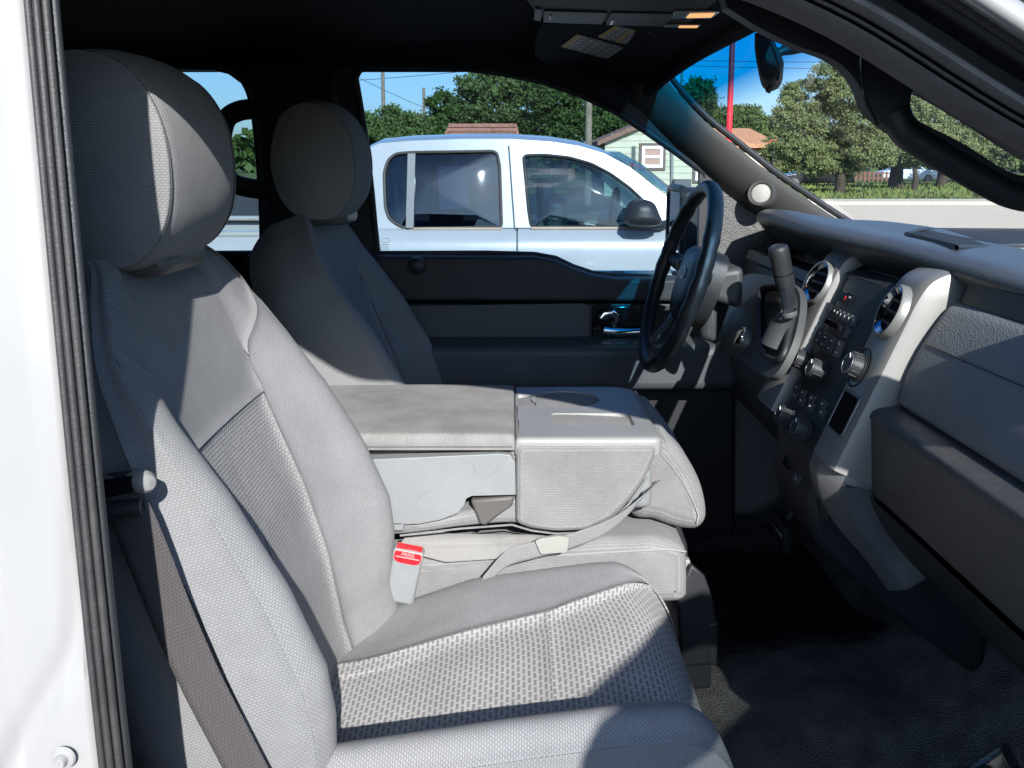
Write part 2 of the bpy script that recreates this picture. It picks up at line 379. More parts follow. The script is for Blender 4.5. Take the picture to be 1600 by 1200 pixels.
# textured sail panel at the front lower corner of the door window
spn = [(1098, 264), (1122, 288), (1150, 312), (1163, 322), (1172, 330), (1183, 331), (1192, 336), (1213, 356), (1216, 420), (1160, 440), (1092, 440)]
finish('sail_panel', MB().poly([ay(*q, .735) for q in spn], thick=(0, .03, 0)), M['sail'], door, bevel=.004)
plate('sail_post', [(1093, 262), (1108, 270), (1126, 292), (1112, 300), (1103, 440), (1091, 440)], .728, .02, M['black'], door, .003)

# --- driver A-pillar trim with tweeter
up = np.array([ay(x, y, .66) for x, y in [(1020, 85), (1036, 108), (1050, 134), (1100, 188), (1150, 228), (1200, 268), (1250, 303), (1292, 332), (1340, 362)]])
lo = np.array([ay(x, y, .755) for x, y in [(915, 128), (958, 158), (985, 180), (1030, 216), (1070, 250), (1104, 281), (1150, 318), (1198, 356), (1240, 390)]])
tt = np.linspace(0, 8, 60); U = cr(up, tt); Lw = cr(lo, tt)
G = np.zeros((60, 17, 3))
for j, k in enumerate(np.linspace(0, 1, 17)):
    bulge = math.sin(math.pi*k)**.7*.028
    G[:, j] = U*(1-k)+Lw*k+np.array((-.5, -.75, -.2))*bulge
apl = finish('pillar_trim', MB().grid(G, np.dstack(np.meshgrid(np.linspace(0, .14, 17), np.linspace(0, .8, 60)))), M['trimg'], truck, angle=80)
tc = G[35, 9]; tw = ay(1190, 303, .662)
nrm = Vector((-.45, -.8, .25)).normalized()
finish('tweeter_ring', MB().lathe([(.034, -.012), (.033, .004), (.029, .010), (.024, .009), (.022, .004)], tw, nrm, 32), M['trimg'], apl)
finish('tweeter', MB().lathe([(0.0005, .0105), (.012, .0095), (.0215, .006), (.0225, .002)], tw, nrm, 32), plain('tweeter_mesh', (.44, .43, .38), .6, grain=.8, gscale=1500), apl)
# black edge of the windshield next to the pillar
G2 = np.stack([U+np.array((.004, .004, .006)), U+np.array((.012, .006, .014))+0, ], axis=1)
finish('windshield_seal', MB().tube([tuple(q) for q in U+np.array((.006, .003, .008))], .0075, 8), M['black'], truck)

# --- headliner
def zhead(x, y):
    return 1.885-.055*np.abs(y/.72)**3.2-.055*ss(.02, .40, x)-.03*ss(-.9, -1.6, x)
xs = np.linspace(-1.65, .37, 50); ys = np.linspace(-.735, .735, 50)
X, Y = np.meshgrid(xs, ys, indexing='ij'); Xf = X.copy()
front = .365-.05*(np.abs(Y)/.7)**2
Xf = X*0+(-1.65)+(X+1.65)/(2.02)*(front+1.65)
Z = zhead(Xf, Y); G = np.dstack([Xf, Y, Z])
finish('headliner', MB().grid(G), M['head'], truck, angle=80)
# roof skin over it
G = np.dstack([Xf-.0, Y*1.08, Z+.045]); finish('roof_skin', MB().grid(G), M['white'], truck, angle=80, solid=.004)
# side rail of the roof above the driver window
r = np.array([wall(x, y)+np.array((0, -.03, .012)) for x, y in [(-100, 92), (200, 92), (420, 94), (600, 92), (720, 95), (800, 104), (870, 120), (930, 143), (975, 166)]])
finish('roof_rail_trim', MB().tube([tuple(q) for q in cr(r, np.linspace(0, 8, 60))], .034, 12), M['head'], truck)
hd = np.array([(.36-.05*(abs(y)/.7)**2, y, zhead(.36, y)-.004) for y in np.linspace(-.70, .70, 30)])
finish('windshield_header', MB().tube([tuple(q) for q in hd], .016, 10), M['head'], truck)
# --- windshield: header to cowl, UV v = 0 at the header
n, m = 24, 40; G = np.zeros((n, m, 3)); UV = np.zeros((n, m, 2))
for i, a in enumerate(np.linspace(0, 1, n)):
    for j, y in enumerate(np.linspace(-.735, .735, m)):
        q = (y/.72)**2
        top = np.array((.375-.05*q, y*.94, 1.835-.062*q)); bot = np.array((1.20-.24*q, y*1.05, 1.37))
        G[i, j] = top*(1-a)+bot*a+np.array((.03, 0, .03))*math.sin(math.pi*a); UV[i, j] = (j/m, a)
finish('windshield', MB().grid(G, UV), M['wind'], truck, angle=80)
# --- closed ends: rear wall, firewall, floor, passenger rear side
finish('rear_wall', MB().bb(-1.70, -1.66, -.85, .85, .6, 1.87), M['trim'], truck)
finish('firewall', MB().bb(1.02, 1.05, -.9, .9, .45, 1.40), M['black'], truck)
finish('rear_passenger_side', MB().poly([(-1.68, -.80, .6), (-.40, -.80, .6), (-.40, -.80, 1.35), (-.42, -.70, 1.86), (-1.68, -.70, 1.86)], thick=(0, -.06, 0)), M['trim'], truck)
finish('hood', MB().grid(np.array([[(x, y, 1.32+.06*math.cos(y*1.4)-.10*max(0, (x-1.05)/1.2)**1.5) for y in np.linspace(-.86, .86, 20)] for x in np.linspace(1.02, 2.3, 14)])), M['white'], truck, angle=60, solid=.01)
# --- floor: carpet with a tunnel hump, mats
xs = np.linspace(-1.65, 1.03, 90); ys = np.linspace(-.84, .84, 80); X, Y = np.meshgrid(xs, ys, indexing='ij')
Z = .70+.055*np.exp(-(Y/.2)**4)*ss(.15, .6, X)+.42*ss(.62, 1.05, X)+.006*np.sin(X*17+Y*9)*np.cos(Y*13)
carpet = finish('carpet', MB().grid(np.dstack([X, Y, Z])), M['carpet'], truck, angle=80)
finish('underbody', MB().bb(-1.7, 1.3, -.86, .86, .48, .60), M['black'], truck)
finish('door_sill', MB().bb(-.36, 1.0, -.90, -.80, .56, .70), M['black'], truck, bevel=.01)
# driver-side rubber floor mat
G = np.array([[(x, y, .70+.055*math.exp(-(y/.2)**4)*float(ss(.15, .6, x))+.42*float(ss(.62, 1.05, x))+.012+.002*math.sin(x*260)) for y in np.linspace(.10, .58, 24)] for x in np.linspace(.12, .68, 90)])
finish('driver_floor_mat', MB().grid(G), M['mat'], truck, angle=80, solid=.004)
# clear plastic sheet lying on the carpet
def crz(x, y): return .70+.055*math.exp(-(y/.2)**4)*float(ss(.15, .6, x))+.42*float(ss(.62, 1.05, x))
# --- passenger B-pillar: section (x, y) swept along its height
def sweep_z(name, sec, z0, z1, mat, parent, n=14, **kw):
    zs = np.linspace(z0, z1, n); G = np.zeros((n, len(sec), 3))
    for i, z in enumerate(zs):
        xo = -.057*(z-1.45)-.019; yo = .085*max(0, (z-1.15))**1.25
        for j, (x, y) in enumerate(sec): G[i, j] = (x+xo, y+yo, z)
    return finish(name, MB().grid(G), mat, parent, **kw)
# the painted face steps in twice towards the seal; the inner step sweeps outwards near the sill
bp = [(-.70, -.60), (-.70, -.868), (-.385, -.872), (-.36, -.866), (-.350, -.852), (-.337, -.846), (-.303, -.846), (-.288, -.843), (-.2835, -.835), (-.2835, -.76)]
zs_ = np.linspace(.50, 1.90, 150); xs_ = np.concatenate([[-.70, -.69], np.linspace(-.42, -.2835, 60), [-.300]])
bx_, by_ = [p[0] for p in bp[1:9]], [p[1] for p in bp[1:9]]
gp_px = [(66, 640), (72, 760), (80, 880), (86, 990), (80, 1055), (54, 1105), (22, 1160), (0, 1215), (-30, 1290)]
gv = np.array([ay(*q, -.862) for q in gp_px]); gv_d = cr(gv, np.linspace(0, 8, 60))
G = np.zeros((150, len(xs_), 3))
for i, z in enumerate(zs_):
    xo = -.057*(z-1.45)-.019; yo = .085*max(0, (z-1.15))**1.25
    for j, x in enumerate(xs_):
        y = float(np.interp(x, bx_, by_)) if j < len(xs_)-1 else -.815
        if j == 0: y = -.60
        X_ = x+xo
        d = min(math.hypot(X_-q[0], z-q[2]) for q in gv_d)
        y += .006*math.exp(-(d/.0085)**2)*float(ss(1.46, 1.34, z))
        G[i, j] = (X_, y+yo, z)
finish('pillar_skin', MB().grid(G), M['white'], truck, angle=50)
# rubber weatherstrip of several ribs
for x, y, r_, mt in ((-.2815, -.8445, .0023, 'rubber'), (-.2780, -.8405, .0026, 'rubber'), (-.2750, -.834, .0030, 'rubber'), (-.2735, -.825, .0034, 'black')):
    path = [(x-.019-.057*(z-1.45), y+.085*max(0, z-1.15)**1.25, z) for z in np.linspace(.52, 1.88, 24)]
    finish('weatherstrip_rib', MB().tube(path, r_, 10), M[mt], truck)
sweep_z('pillar_inner_trim', [(-.302, -.83), (-.286, -.822), (-.290, -.808), (-.302, -.785), (-.330, -.75), (-.37, -.72), (-.46, -.70), (-.55, -.71)], .52, 1.88, M['black'], truck, angle=60)
# pressed recess and rib in the painted pillar, lower part, and a bolt head
def pillar_y(z): return .085*max(0, z-1.15)**1.25
def bulge(name, pix, r, Y0=-.868):
    pts = [tuple(ay(*q, Y0)) for q in pix]; c = cr(np.array(pts), np.linspace(0, len(pts)-1, 40))
    return finish(name, MB().tube([tuple(q) for q in c], r, 12, flat=.16, up=(1, 0, 0)), M['white'], truck)
bb_ = ay(97, 1187, -.850)
finish('bolt', MB().lathe([(0.0003, .005), (.0035, .005), (.0042, .003), (.0043, .0), (.0075, -.0005), (.0085, -.002)], bb_, (0, -1, 0), 18), M['white'], truck)

# --- passenger A-pillar and roof rail: rubber and paint swept along the door opening
path = np.array([(-.50, 1.870), (-.30, 1.850), (-.12, 1.772), (.01, 1.765), (.11, 1.752), (.217, 1.716), (.354, 1.639), (.55, 1.545), (.75, 1.45), (.88, 1.37)])
pc = cr(path, np.linspace(0, 9, 70)); tg = np.gradient(pc, axis=0); tg /= np.linalg.norm(tg, axis=1)[:, None]; nn = np.stack([-tg[:, 1], tg[:, 0]], 1)
def rail(name, sec, mat, **kw):
    """sec: (offset along the outward normal in the x-z plane, y)"""
    G = np.zeros((len(pc), len(sec), 3))
    for i in range(len(pc)):
        lean = .05*ss(1.735, 1.87, pc[i, 1])
        for j, (o_, y) in enumerate(sec): G[i, j] = (pc[i, 0]+nn[i, 0]*o_, y+lean, pc[i, 1]+nn[i, 1]*o_)
    return finish(name, MB().grid(G), mat, truck, **kw)
rail('pillar_seal_lip', [(-.003, -.745), (-.003, -.772), (0, -.783), (.0015, -.785), (.003, -.779)], M['rubber_g'], angle=60)
rail('pillar_seal_channel', [(.003, -.779), (.0038, -.768), (.0043, -.782)], M['black'], angle=60)
rail('pillar_seal_lip', [(.0043, -.782), (.0035, -.789), (.0045, -.791), (.006, -.787)], M['rubber_g'], angle=60)
rail('pillar_seal_channel', [(.006, -.787), (.0065, -.778), (.007, -.790)], M['black'], angle=60)
rail('pillar_seal_body', [(.007, -.790), (.0065, -.799), (.009, -.804), (.0125, -.804), (.0155, -.798)], M['rubber_g'], angle=60)
rail('door_channel', [(.0155, -.797), (.018, -.787), (.0255, -.790), (.028, -.800), (.0275, -.812)], M['black'], angle=40)
rail('drip_rib', [(.0270, -.810), (.0265, -.816), (.0275, -.820), (.029, -.821), (.030, -.818)], M['rubber'], angle=60)
rail('drip_rib', [(.0300, -.817), (.0288, -.825), (.0295, -.830), (.031, -.831), (.0325, -.827)], M['rubber'], angle=60)
rail('pillar_skin', [(.0325, -.826), (.030, -.836), (.029, -.845), (.032, -.850), (.037, -.850), (.046, -.842), (.058, -.81), (.062, -.74), (.060, -.69)], M['white'], angle=60)
rail('pillar_inner_trim', [(-.003, -.748), (.012, -.725), (.030, -.69), (.056, -.645)], M['trim'], angle=60)
# inner trim with the grab handle, seen against the windshield
tr_out = [(1128, 18), (1180, 50), (1235, 76), (1280, 92), (1310, 112), (1330, 140), (1342, 172), (1366, 196), (1405, 222), (1460, 258), (1520, 292), (1570, 318), (1625, 332), (1700, 335), (1700, 240), (1600, 190), (1480, 118), (1380, 58), (1300, 10), (1220, -40), (1120, -40)]
tr_hole = [(1410, 146), (1430, 150), (1470, 172), (1520, 203), (1570, 236), (1620, 262), (1648, 280), (1640, 290), (1600, 276), (1570, 272), (1540, 258), (1490, 226), (1445, 203), (1418, 188), (1408, 168)]
YT = -.655
tp = [ay(*q, YT) for q in tr_out]; th = [ay(*q, YT) for q in tr_hole]
tp = cr(np.array(tp+[tp[0]]), np.linspace(0, len(tp), 110, endpoint=False)); th = cr(np.array(th+[th[0]]), np.linspace(0, len(th), 60, endpoint=False))
finish('grab_handle_trim', MB().poly([tuple(q) for q in tp], [[tuple(q) for q in th]], thick=(0, -.018, 0)), M['black'], truck, bevel=.006, seg=4, angle=50)
gh = [ay(*q, YT-.012) for q in [(1398, 172), (1412, 203), (1440, 224), (1485, 251), (1530, 278), (1575, 301), (1615, 310), (1660, 310)]]
finish('grab_handle', MB().tube([tuple(q) for q in cr(np.array(gh), np.linspace(0, 7, 40))], [.0105]*40, 14, flat=1.15), M['leather'], truck)
sg = [ay(*q, YT-.0195) for q in [(1345, 84), (1345, 110), (1349, 140), (1358, 168), (1372, 195)]]
finish('trim_joint', MB().tube([tuple(q) for q in cr(np.array(sg), np.linspace(0, 4, 24))], .0011, 6), M['gloss'], truck)

# --- the open passenger door: swung out beside the photographer
pd = bpy.data.objects.new('passenger_door', None); COL.objects.link(pd); pd.parent = truck
H0 = np.array((.86, -.86)); TIP = np.array((.222, -1.75)); dd = (TIP-H0)/np.linalg.norm(TIP-H0); dn = np.array((-dd[1], dd[0]))
def dp(u, z, o=0): return (H0[0]+dd[0]*u+dn[0]*o, H0[1]+dd[1]*u+dn[1]*o, z)
frame_o = [dp(.02, .55), dp(1.12, .55), dp(1.12, 1.38), dp(1.04, 1.675), dp(1.01, 1.695), dp(.80, 1.70), dp(.60, 1.67), dp(.35, 1.53), dp(.10, 1.38), dp(0, 1.34)]
frame_h = [dp(.22, 1.40), dp(.42, 1.51), dp(.64, 1.61), dp(.82, 1.635), dp(.95, 1.63), dp(.98, 1.61), dp(1.03, 1.40)]
tv = (dn[0]*.05, dn[1]*.05, 0)
finish('door_shell', MB().poly(frame_o, [frame_h], thick=tv), M['white'], pd, bevel=.006)
finish('door_window', MB().poly([tuple(np.array(q)+np.array(tv)*.5) for q in frame_h]), M['doorglass'], pd, smooth=False)
finish('header_sun_block', MB().poly([(.32, -.70, 1.795), (.33, -.22, 1.822), (.45, -.22, 1.775), (.45, -.70, 1.725)], thick=(0, 0, .008)), M['head'], truck, bevel=.005)  # added panel, out of view: stops windshield sun reaching the driver door
finish('door_inner_panel', MB().poly([dp(.05, .6, .06), dp(1.08, .6, .06), dp(1.09, 1.36, .06), dp(.05, 1.32, .06)], thick=(dn[0]*.05, dn[1]*.05, 0)), M['trim'], pd, bevel=.02)
# --- driver door mirror
mr = bpy.data.objects.new('door_mirror', None); COL.objects.link(mr); mr.parent = truck
mo = [ay(*q, 1.0) for q in [(1042, 299), (1050, 295), (1120, 294), (1120, 436), (1046, 436), (1039, 425)]]
X0 = mo[0][0]
def mq(y, z, x=0): return (X0+.045+x, y, z)
zt = ay(1050, 295, 1.0)[2]; zb = ay(1050, 436, 1.0)[2]
hs = rounded([mq(1.0, zb), mq(1.21, zb), mq(1.21, zt), mq(1.0, zt)], .03)
finish('mirror_housing', MB().poly(hs, thick=(.10, 0, 0)), M['black'], mr, bevel=.015, seg=3)
finish('mirror_housing_lip', MB().tube(hs, .010, 8, closed=True), M['black'], mr)
zm = zb+.32*(zt-zb)
yaw = Matrix.Rotation(R(14), 3, 'Z')
def mglass(name, z0, z1, y0=1.015, y1=1.19):
    c = np.array(mq((y0+y1)/2, (z0+z1)/2, -.004)); h = ((y1-y0)/2, (z1-z0)/2)
    pts = []
    for a, b in ((-1, -1), (1, -1), (1, 1), (-1, 1)):
        pts.append((c[0], c[1]+a*h[0], c[2]+b*h[1]))
    return finish(name, MB().poly(rounded(pts, .015), thick=(.004, 0, 0)), M['mirror'], mr, angle=30)
mglass('mirror_glass', zm+.006, zt-.012); mglass('spotter_glass', zb+.01, zm-.004)

# ================================================================== front seats
O_B = np.array((-.235, 0, 1.0)); UPV = np.array((-.309, 0, .951)); FWV = np.array((.951, 0, .309))
def back_keys(s):
    """section of the backrest at height s (m along the back): local y (outboard -), depth forward d"""
    nose = interp([-.09, .0, .0137, .067, .116, .203, .305, .394, .46, .6], [.050, .060, .066, .085, .094, .087, .065, .036, .012, .0], s)
    w = interp([-.09, 0, .10, .25, .38, .44, .48, .515, .545, .60], [.235, .248, .256, .256, .247, .232, .210, .180, .140, .10], s)
    ins = interp([-.09, .0, .1, .2, .33, .42, .5, .55], [.0, .0, .012, .014, .006, .004, .004, -.012], s)
    k = math.sqrt(max(.02, 1-max(0, (s-.475)/.09)**2.6))            # rounding over the top
    iw = interp([-.09, .0, .15, .30, .38, .56], [.115, .120, .125, .128, .135, .13], s)
    iw = min(iw, w*.55); f = min(1, (w-iw)/.128)
    rear = -.115*k-.005; md = -.03
    def D(d): return md+(d-md)*k
    a = w
    return [(-a+.03, rear), (-a+.004, D(-.075)), (-a, D(-.015)), (-a+.003, D(.55*nose+.0)), (-a+.012*f, D(.86*nose+.004)), (-a+.030*f, D(nose+.004)),
            (-a+.052*f, D(.93*nose+.004)), (-a+.082*f, D(.55*nose+.006)), (-iw-.012*f, D(.16*nose+ins)), (-iw+.012, D(ins)), (-.045, D(ins-.004)), (.045, D(ins-.004)),
            (iw-.012, D(ins)), (iw+.012*f, D(.16*nose+ins)), (a-.082*f, D(.55*nose+.006)), (a-.052*f, D(.93*nose+.004)), (a-.030*f, D(nose+.004)), (a-.012*f, D(.86*nose+.004)),
            (a-.003, D(.55*nose)), (a, D(-.015)), (a-.004, D(-.075)), (a-.03, rear)]
def cush_keys(x):
    """section of the cushion at x: local y, z"""
    fr = math.sqrt(max(.0, 1-max(0, (x-.145)/.095)**2.4))           # rounding over the front
    base = interp([-.30, -.2, -.06, .08, .15, .25], [.955, .965, .995, 1.022, 1.03, 1.03], x)
    far = interp([-.30, -.19, -.057, .15, .25], [.955, .972, 1.020, 1.050, 1.04], x)
    near = interp([-.30, -.2, 0, .1, .2, .25], [1.03, 1.05, 1.082, 1.096, 1.10, 1.09], x)
    iw1 = interp([-.3, .05, .2, .25], [.135, .14, .135, .13], x); iw2 = interp([-.3, -.17, .05, .15, .2, .25], [.05, .06, .092, .14, .185, .195], x)
    bot = .86
    def Z(z): return bot+.03+(z-bot-.03)*fr
    taper = .05*max(0, (x-.1)/.14)**2
    a = .25-taper*.4; b = .25-taper
    return [(-a+.01, bot), (-a, Z(.95)), (-a-.002, Z(near-.045)), (-a+.010, Z(near-.012)), (-a+.030, Z(near)), (-a+.058, Z(near-.012)), (-a+.085, Z(.5*near+.5*base)), (-iw1-.0, Z(base+.004)),
            (-iw1+.02, Z(base)), (-.05, Z(base+.004)), (.02, Z(base+.006)), (iw2-.02, Z(base+.006)), (iw2, Z(base+.008)),
            (.5*(iw2+b)-.02, Z(far-.004)), (b-.045, Z(far)), (b-.018, Z(far-.012)), (b-.002, Z(far-.045)), (b, Z(.93)), (b-.01, bot)]
HP = ccr(np.array([(-.012, .119), (.040, .104), (.074, .055), (.084, -.010), (.074, -.070), (.036, -.112), (-.026, -.112), (-.066, -.078), (-.086, -.010), (-.078, .055), (-.056, .100)]), 64)
def make_seat(name, label, yc, m, hx=-.402, dX=0.0):
    OFF = np.array((dX, 0, 0))
    T = thing(name, label, 'seat', 'front bucket seats')
    def SB(s, t):
        k = cr(np.array(back_keys(s)), t); return O_B+OFF+np.outer(k[:, 1], FWV)+s*UPV+np.outer(yc+m*k[:, 0], (0, 1, 0))
    def SC(x, t):
        k = cr(np.array(cush_keys(x)), t); return np.stack([np.full(len(k), x+dX), yc+m*k[:, 0], k[:, 1]], 1)
    c, sd = M['cloth'], M['cloth_side']
    T1 = .552
    def SBw(s, t):
        """backrest surface with the top seam of the bolsters swept up towards the shoulders"""
        t = np.atleast_1d(t); w = float(ss(.18, .385, s)) if s <= .385 else (T1-s)/(T1-.385)
        e = np.where(t < 10, (8.6-t)/(8.6-3.75), (t-12.4)/(17.25-12.4)); e = np.clip(e, 0, 1)**.75
        return np.array([SB(s+.088*k*w, [q])[0] for q, k in zip(t, e)])
    br = bpy.data.objects.new('backrest', None); COL.objects.link(br); br.parent = T
    g1 = (0, 0, 0, 1); n = 70
    patch('outer_side_panel', SB, -.09, T1, 0, 2.55, n, 14, sd, br, (0, 0, 0, 1), sign=m)
    patch('outer_side_strip', SB, -.09, T1, 2.55, 3.75, n, 10, sd, br, (0, 0, 1, 1), sign=m, gd=.004, gw=.005)
    patch('outer_bolster', SBw, -.09, .385, 3.75, 8.6, n, 36, c, br, (0, .7, .8, 1), sign=m, gd=.005, fade=(.335, .385))
    patch('back_insert', SB, -.09, .335, 8.6, 12.4, n, 30, M['cloth_back'], br, (0, 1, 1, 1), sign=m, gd=.0030)
    patch('shoulder_panel', SB, .335, T1, 8.6, 12.4, 44, 30, c, br, (1, 0, 1, 1), sign=m, fade=(.335, .385))
    patch('shoulder_wing', SBw, .385, T1, 3.75, 8.6, 34, 30, c, br, (.7, 0, 0, 0), sign=m)
    patch('inner_bolster', SBw, -.09, .385, 12.4, 17.25, n, 36, c, br, (0, .7, 1, .8), sign=m, gd=.005, fade=(.335, .385))
    patch('shoulder_wing', SBw, .385, T1, 12.4, 17.25, 34, 30, c, br, (.7, 0, 0, 0), sign=m)
    patch('inner_side_panel', SB, -.09, T1, 17.25, 21, n, 16, sd, br, (0, 0, 1, 0), sign=m)
    # rear shell
    zz = np.linspace(-.09, T1, 40); G = np.array([np.linspace(SB(s, [0.])[0], SB(s, [21.])[0], 8) for s in zz]); finish('back_shell', MB().grid(G), M['plastic_d'], br, angle=80)
    G = np.array([SB(T1, np.linspace(0, 21, 60)), np.tile(SB(T1, np.linspace(0, 21, 60)).mean(0)+np.array((0, 0, .003)), (60, 1))]); finish('top_closure', MB().grid(G), c, br, angle=80)
    # seam lines
    def sl(Sf, tt, s0, s1, off, nm='seam', r=.0011, mat='piping'):
        P = np.array([Sf(s, [tt])[0] for s in np.linspace(s0, s1, 60)])
        seam(nm, P+np.array(off), M[mat], br if Sf is SB else cu, r)
    cu = bpy.data.objects.new('cushion', None); COL.objects.link(cu); cu.parent = T
    sl(SB, 2.55, -.09, .50, np.array((0, m*.0008, 0)), r=.0017); sl(SB, 3.75, -.09, .50, FWV*-.0002, r=.0018)
    sl(SB, 8.6, -.09, .335, FWV*-.003); sl(SB, 12.4, -.09, .335, FWV*-.003)
    P = SB(.335, np.linspace(8.6, 12.4, 40)); seam('seam', P+FWV*-.003, M['piping'], br)
    P = SBw(.385, np.linspace(3.75, 8.6, 40)); seam('seam', P+FWV*-.003, M['piping'], br, .0010)
    P = SBw(.385, np.linspace(12.4, 17.25, 40)); seam('seam', P+FWV*-.003, M['piping'], br, .0010)
    G = np.array([SB(s, np.linspace(3.9, 17.1, 70))-FWV*.006 for s in np.linspace(-.085, T1-.012, 50)]); finish('foam', MB().grid(G), c, br, angle=80)
    for tt in (8.6, 12.4): seam('welt', np.array([SB(s, [tt])[0] for s in np.linspace(.328, .388, 12)])+FWV*-.003, M['cloth'], br, .0028)
    # stitched line down the middle of the insert
    P = np.array([SB(s, [10.15])[0] for s in np.linspace(-.08, .333, 60)]); seam('stitch_line', P+FWV*-.0002, M['piping'], br, .0009)
    P = np.array([SB(s, [4.02])[0] for s in np.linspace(-.05, .46, 60)]); seam('stitch_line', P+FWV*.0002, M['piping'], br, .0008)
    # cushion
    X0, X1 = -.30, .2385
    patch('outer_side_panel', SC, X0, X1, 0, 2.6, 60, 18, sd, cu, (0, 0, 0, 1), sign=-m)
    patch('outer_bolster', SC, X0, X1, 2.6, 7.3, 60, 40, c, cu, (0, 0, 1, 1), sign=-m)
    patch('rear_insert', SC, X0, .047, 7.3, 12.2, 60, 40, M['cloth_seat'], cu, (0, 1, 1, 1), sign=-m, gd=.0028)
    patch('front_insert', SC, .047, X1, 7.3, 12.2, 60, 40, M['cloth_seat'], cu, (1, 0, 1, 1), sign=-m, gd=.0028)
    patch('inner_bolster', SC, X0, X1, 12.2, 15.6, 60, 36, c, cu, (0, 0, 1, 1), sign=-m)
    patch('inner_side_panel', SC, X0, X1, 15.6, 18, 60, 14, sd, cu, (0, 0, 1, 0), sign=-m)
    sl(SC, 2.6, X0, X1-.003, (0, 0, -.003)); sl(SC, 7.3, X0, X1-.003, (0, 0, -.003)); sl(SC, 12.2, X0, X1-.003, (0, 0, -.003)); sl(SC, 15.6, X0, X1-.003, (0, 0, -.003))
    P = SC(.047, np.linspace(7.3, 12.2, 40)); seam('seam', P+np.array((0, 0, -.003)), M['piping'], cu)
    G = np.array([SC(x, np.linspace(2.8, 15.4, 70))-np.array((0, 0, .006)) for x in np.linspace(X0, X1-.012, 50)]); finish('foam', MB().grid(G), c, cu, angle=80)
    e = SC(X1, np.linspace(0, 18, 60)); ctr = np.array((X1+.004+dX, yc, .90)); G = np.array([e, e*.5+ctr*.5, np.tile(ctr, (60, 1))]); finish('front_closure', MB().grid(G), sd, cu, angle=80)
    finish('seat_base', MB().bb(-.25, .14, yc-.19, yc+.19, .71, .90), M['steel'], T, bevel=.01)
    # headrest: profile swept across, domed sides
    hc = np.array((hx, yc, 1.619)); hb = bpy.data.objects.new('headrest', None); COL.objects.link(hb); hb.parent = T
    W = .132; ysm = .104
    def ring(y, k): 
        q = np.zeros((65, 3)); pr = np.vstack([HP, HP[:1]])
        q[:, 0] = hc[0]+pr[:, 0]*k; q[:, 2] = hc[2]+pr[:, 1]*(k*.55+.45*min(1, k+.0)) ; q[:, 1] = yc+y; return q
    ys_ = np.linspace(-ysm, ysm, 26)
    kk = [1.0-.085*abs(y/ysm)**2.6 for y in ys_]
    G = np.array([ring(y, k) for y, k in zip(ys_, kk)])
    # seam groove at both edges
    for e_, i in ((0, 0), (1, -1)): G[i] = ring(ys_[i], kk[i]-.03)
    per = np.concatenate([[0], np.cumsum(np.linalg.norm(np.diff(np.vstack([HP, HP[:1]]), axis=0), axis=1))])
    UV = np.dstack([np.tile(per, (26, 1)), np.tile(ys_[:, None], (1, 65))])
    finish('front_panel', MB().grid(G, UV), c, hb, angle=80, merge=False)
    for sg in (-1, 1):
        ks = np.concatenate([[.895, .925, .915], np.linspace(.89, .0, 16)])
        yo = [0, .003, .0065]+[.0065+(1-(k/.89)**2.4)*.020+.003*(1-k/.89) for k in np.linspace(.89, 0, 16)]
        G = np.array([ring(sg*(ysm+y), max(k, .002)) for k, y in zip(ks, yo)])
        UV = np.dstack([G[:, :, 0]-hx, G[:, :, 2]-1.6])
        finish('side_panel', MB().grid(G, UV), sd, hb, angle=80, merge=False)
        seam('seam', ring(sg*(ysm+.0015), .918)[:64], M['piping'], hb, .0013)
    # collar under the headrest and its posts
    finish('collar', MB().box((hx+.004, yc, 1.512), (.048, .066, .014)), M['plastic_d'], hb, bevel=.010)
    for sg in (-1, 1): finish('post', MB().tube([(hx-.025, yc+sg*.045, 1.45), (hx-.03, yc+sg*.045, 1.56)], .0065, 12), M['steel'], hb)
    return T
pseat = make_seat('bucket_seat', 'grey cloth front passenger seat, nearest and sunlit, with patterned cushion insert', -.395, 1, hx=-.420)
dseat = make_seat('bucket_seat', 'grey cloth driver seat in shade behind the steering wheel', .395, -1, hx=-.372, dX=.018)

# ================================================================== centre seat folded down as a console
cs = thing('fold_down_console', 'grey cloth centre seat folded down as an armrest with storage bin and cup holder', 'console')
YN = -.15
def cy(px, py, Y=YN): return ay(px, py, Y)
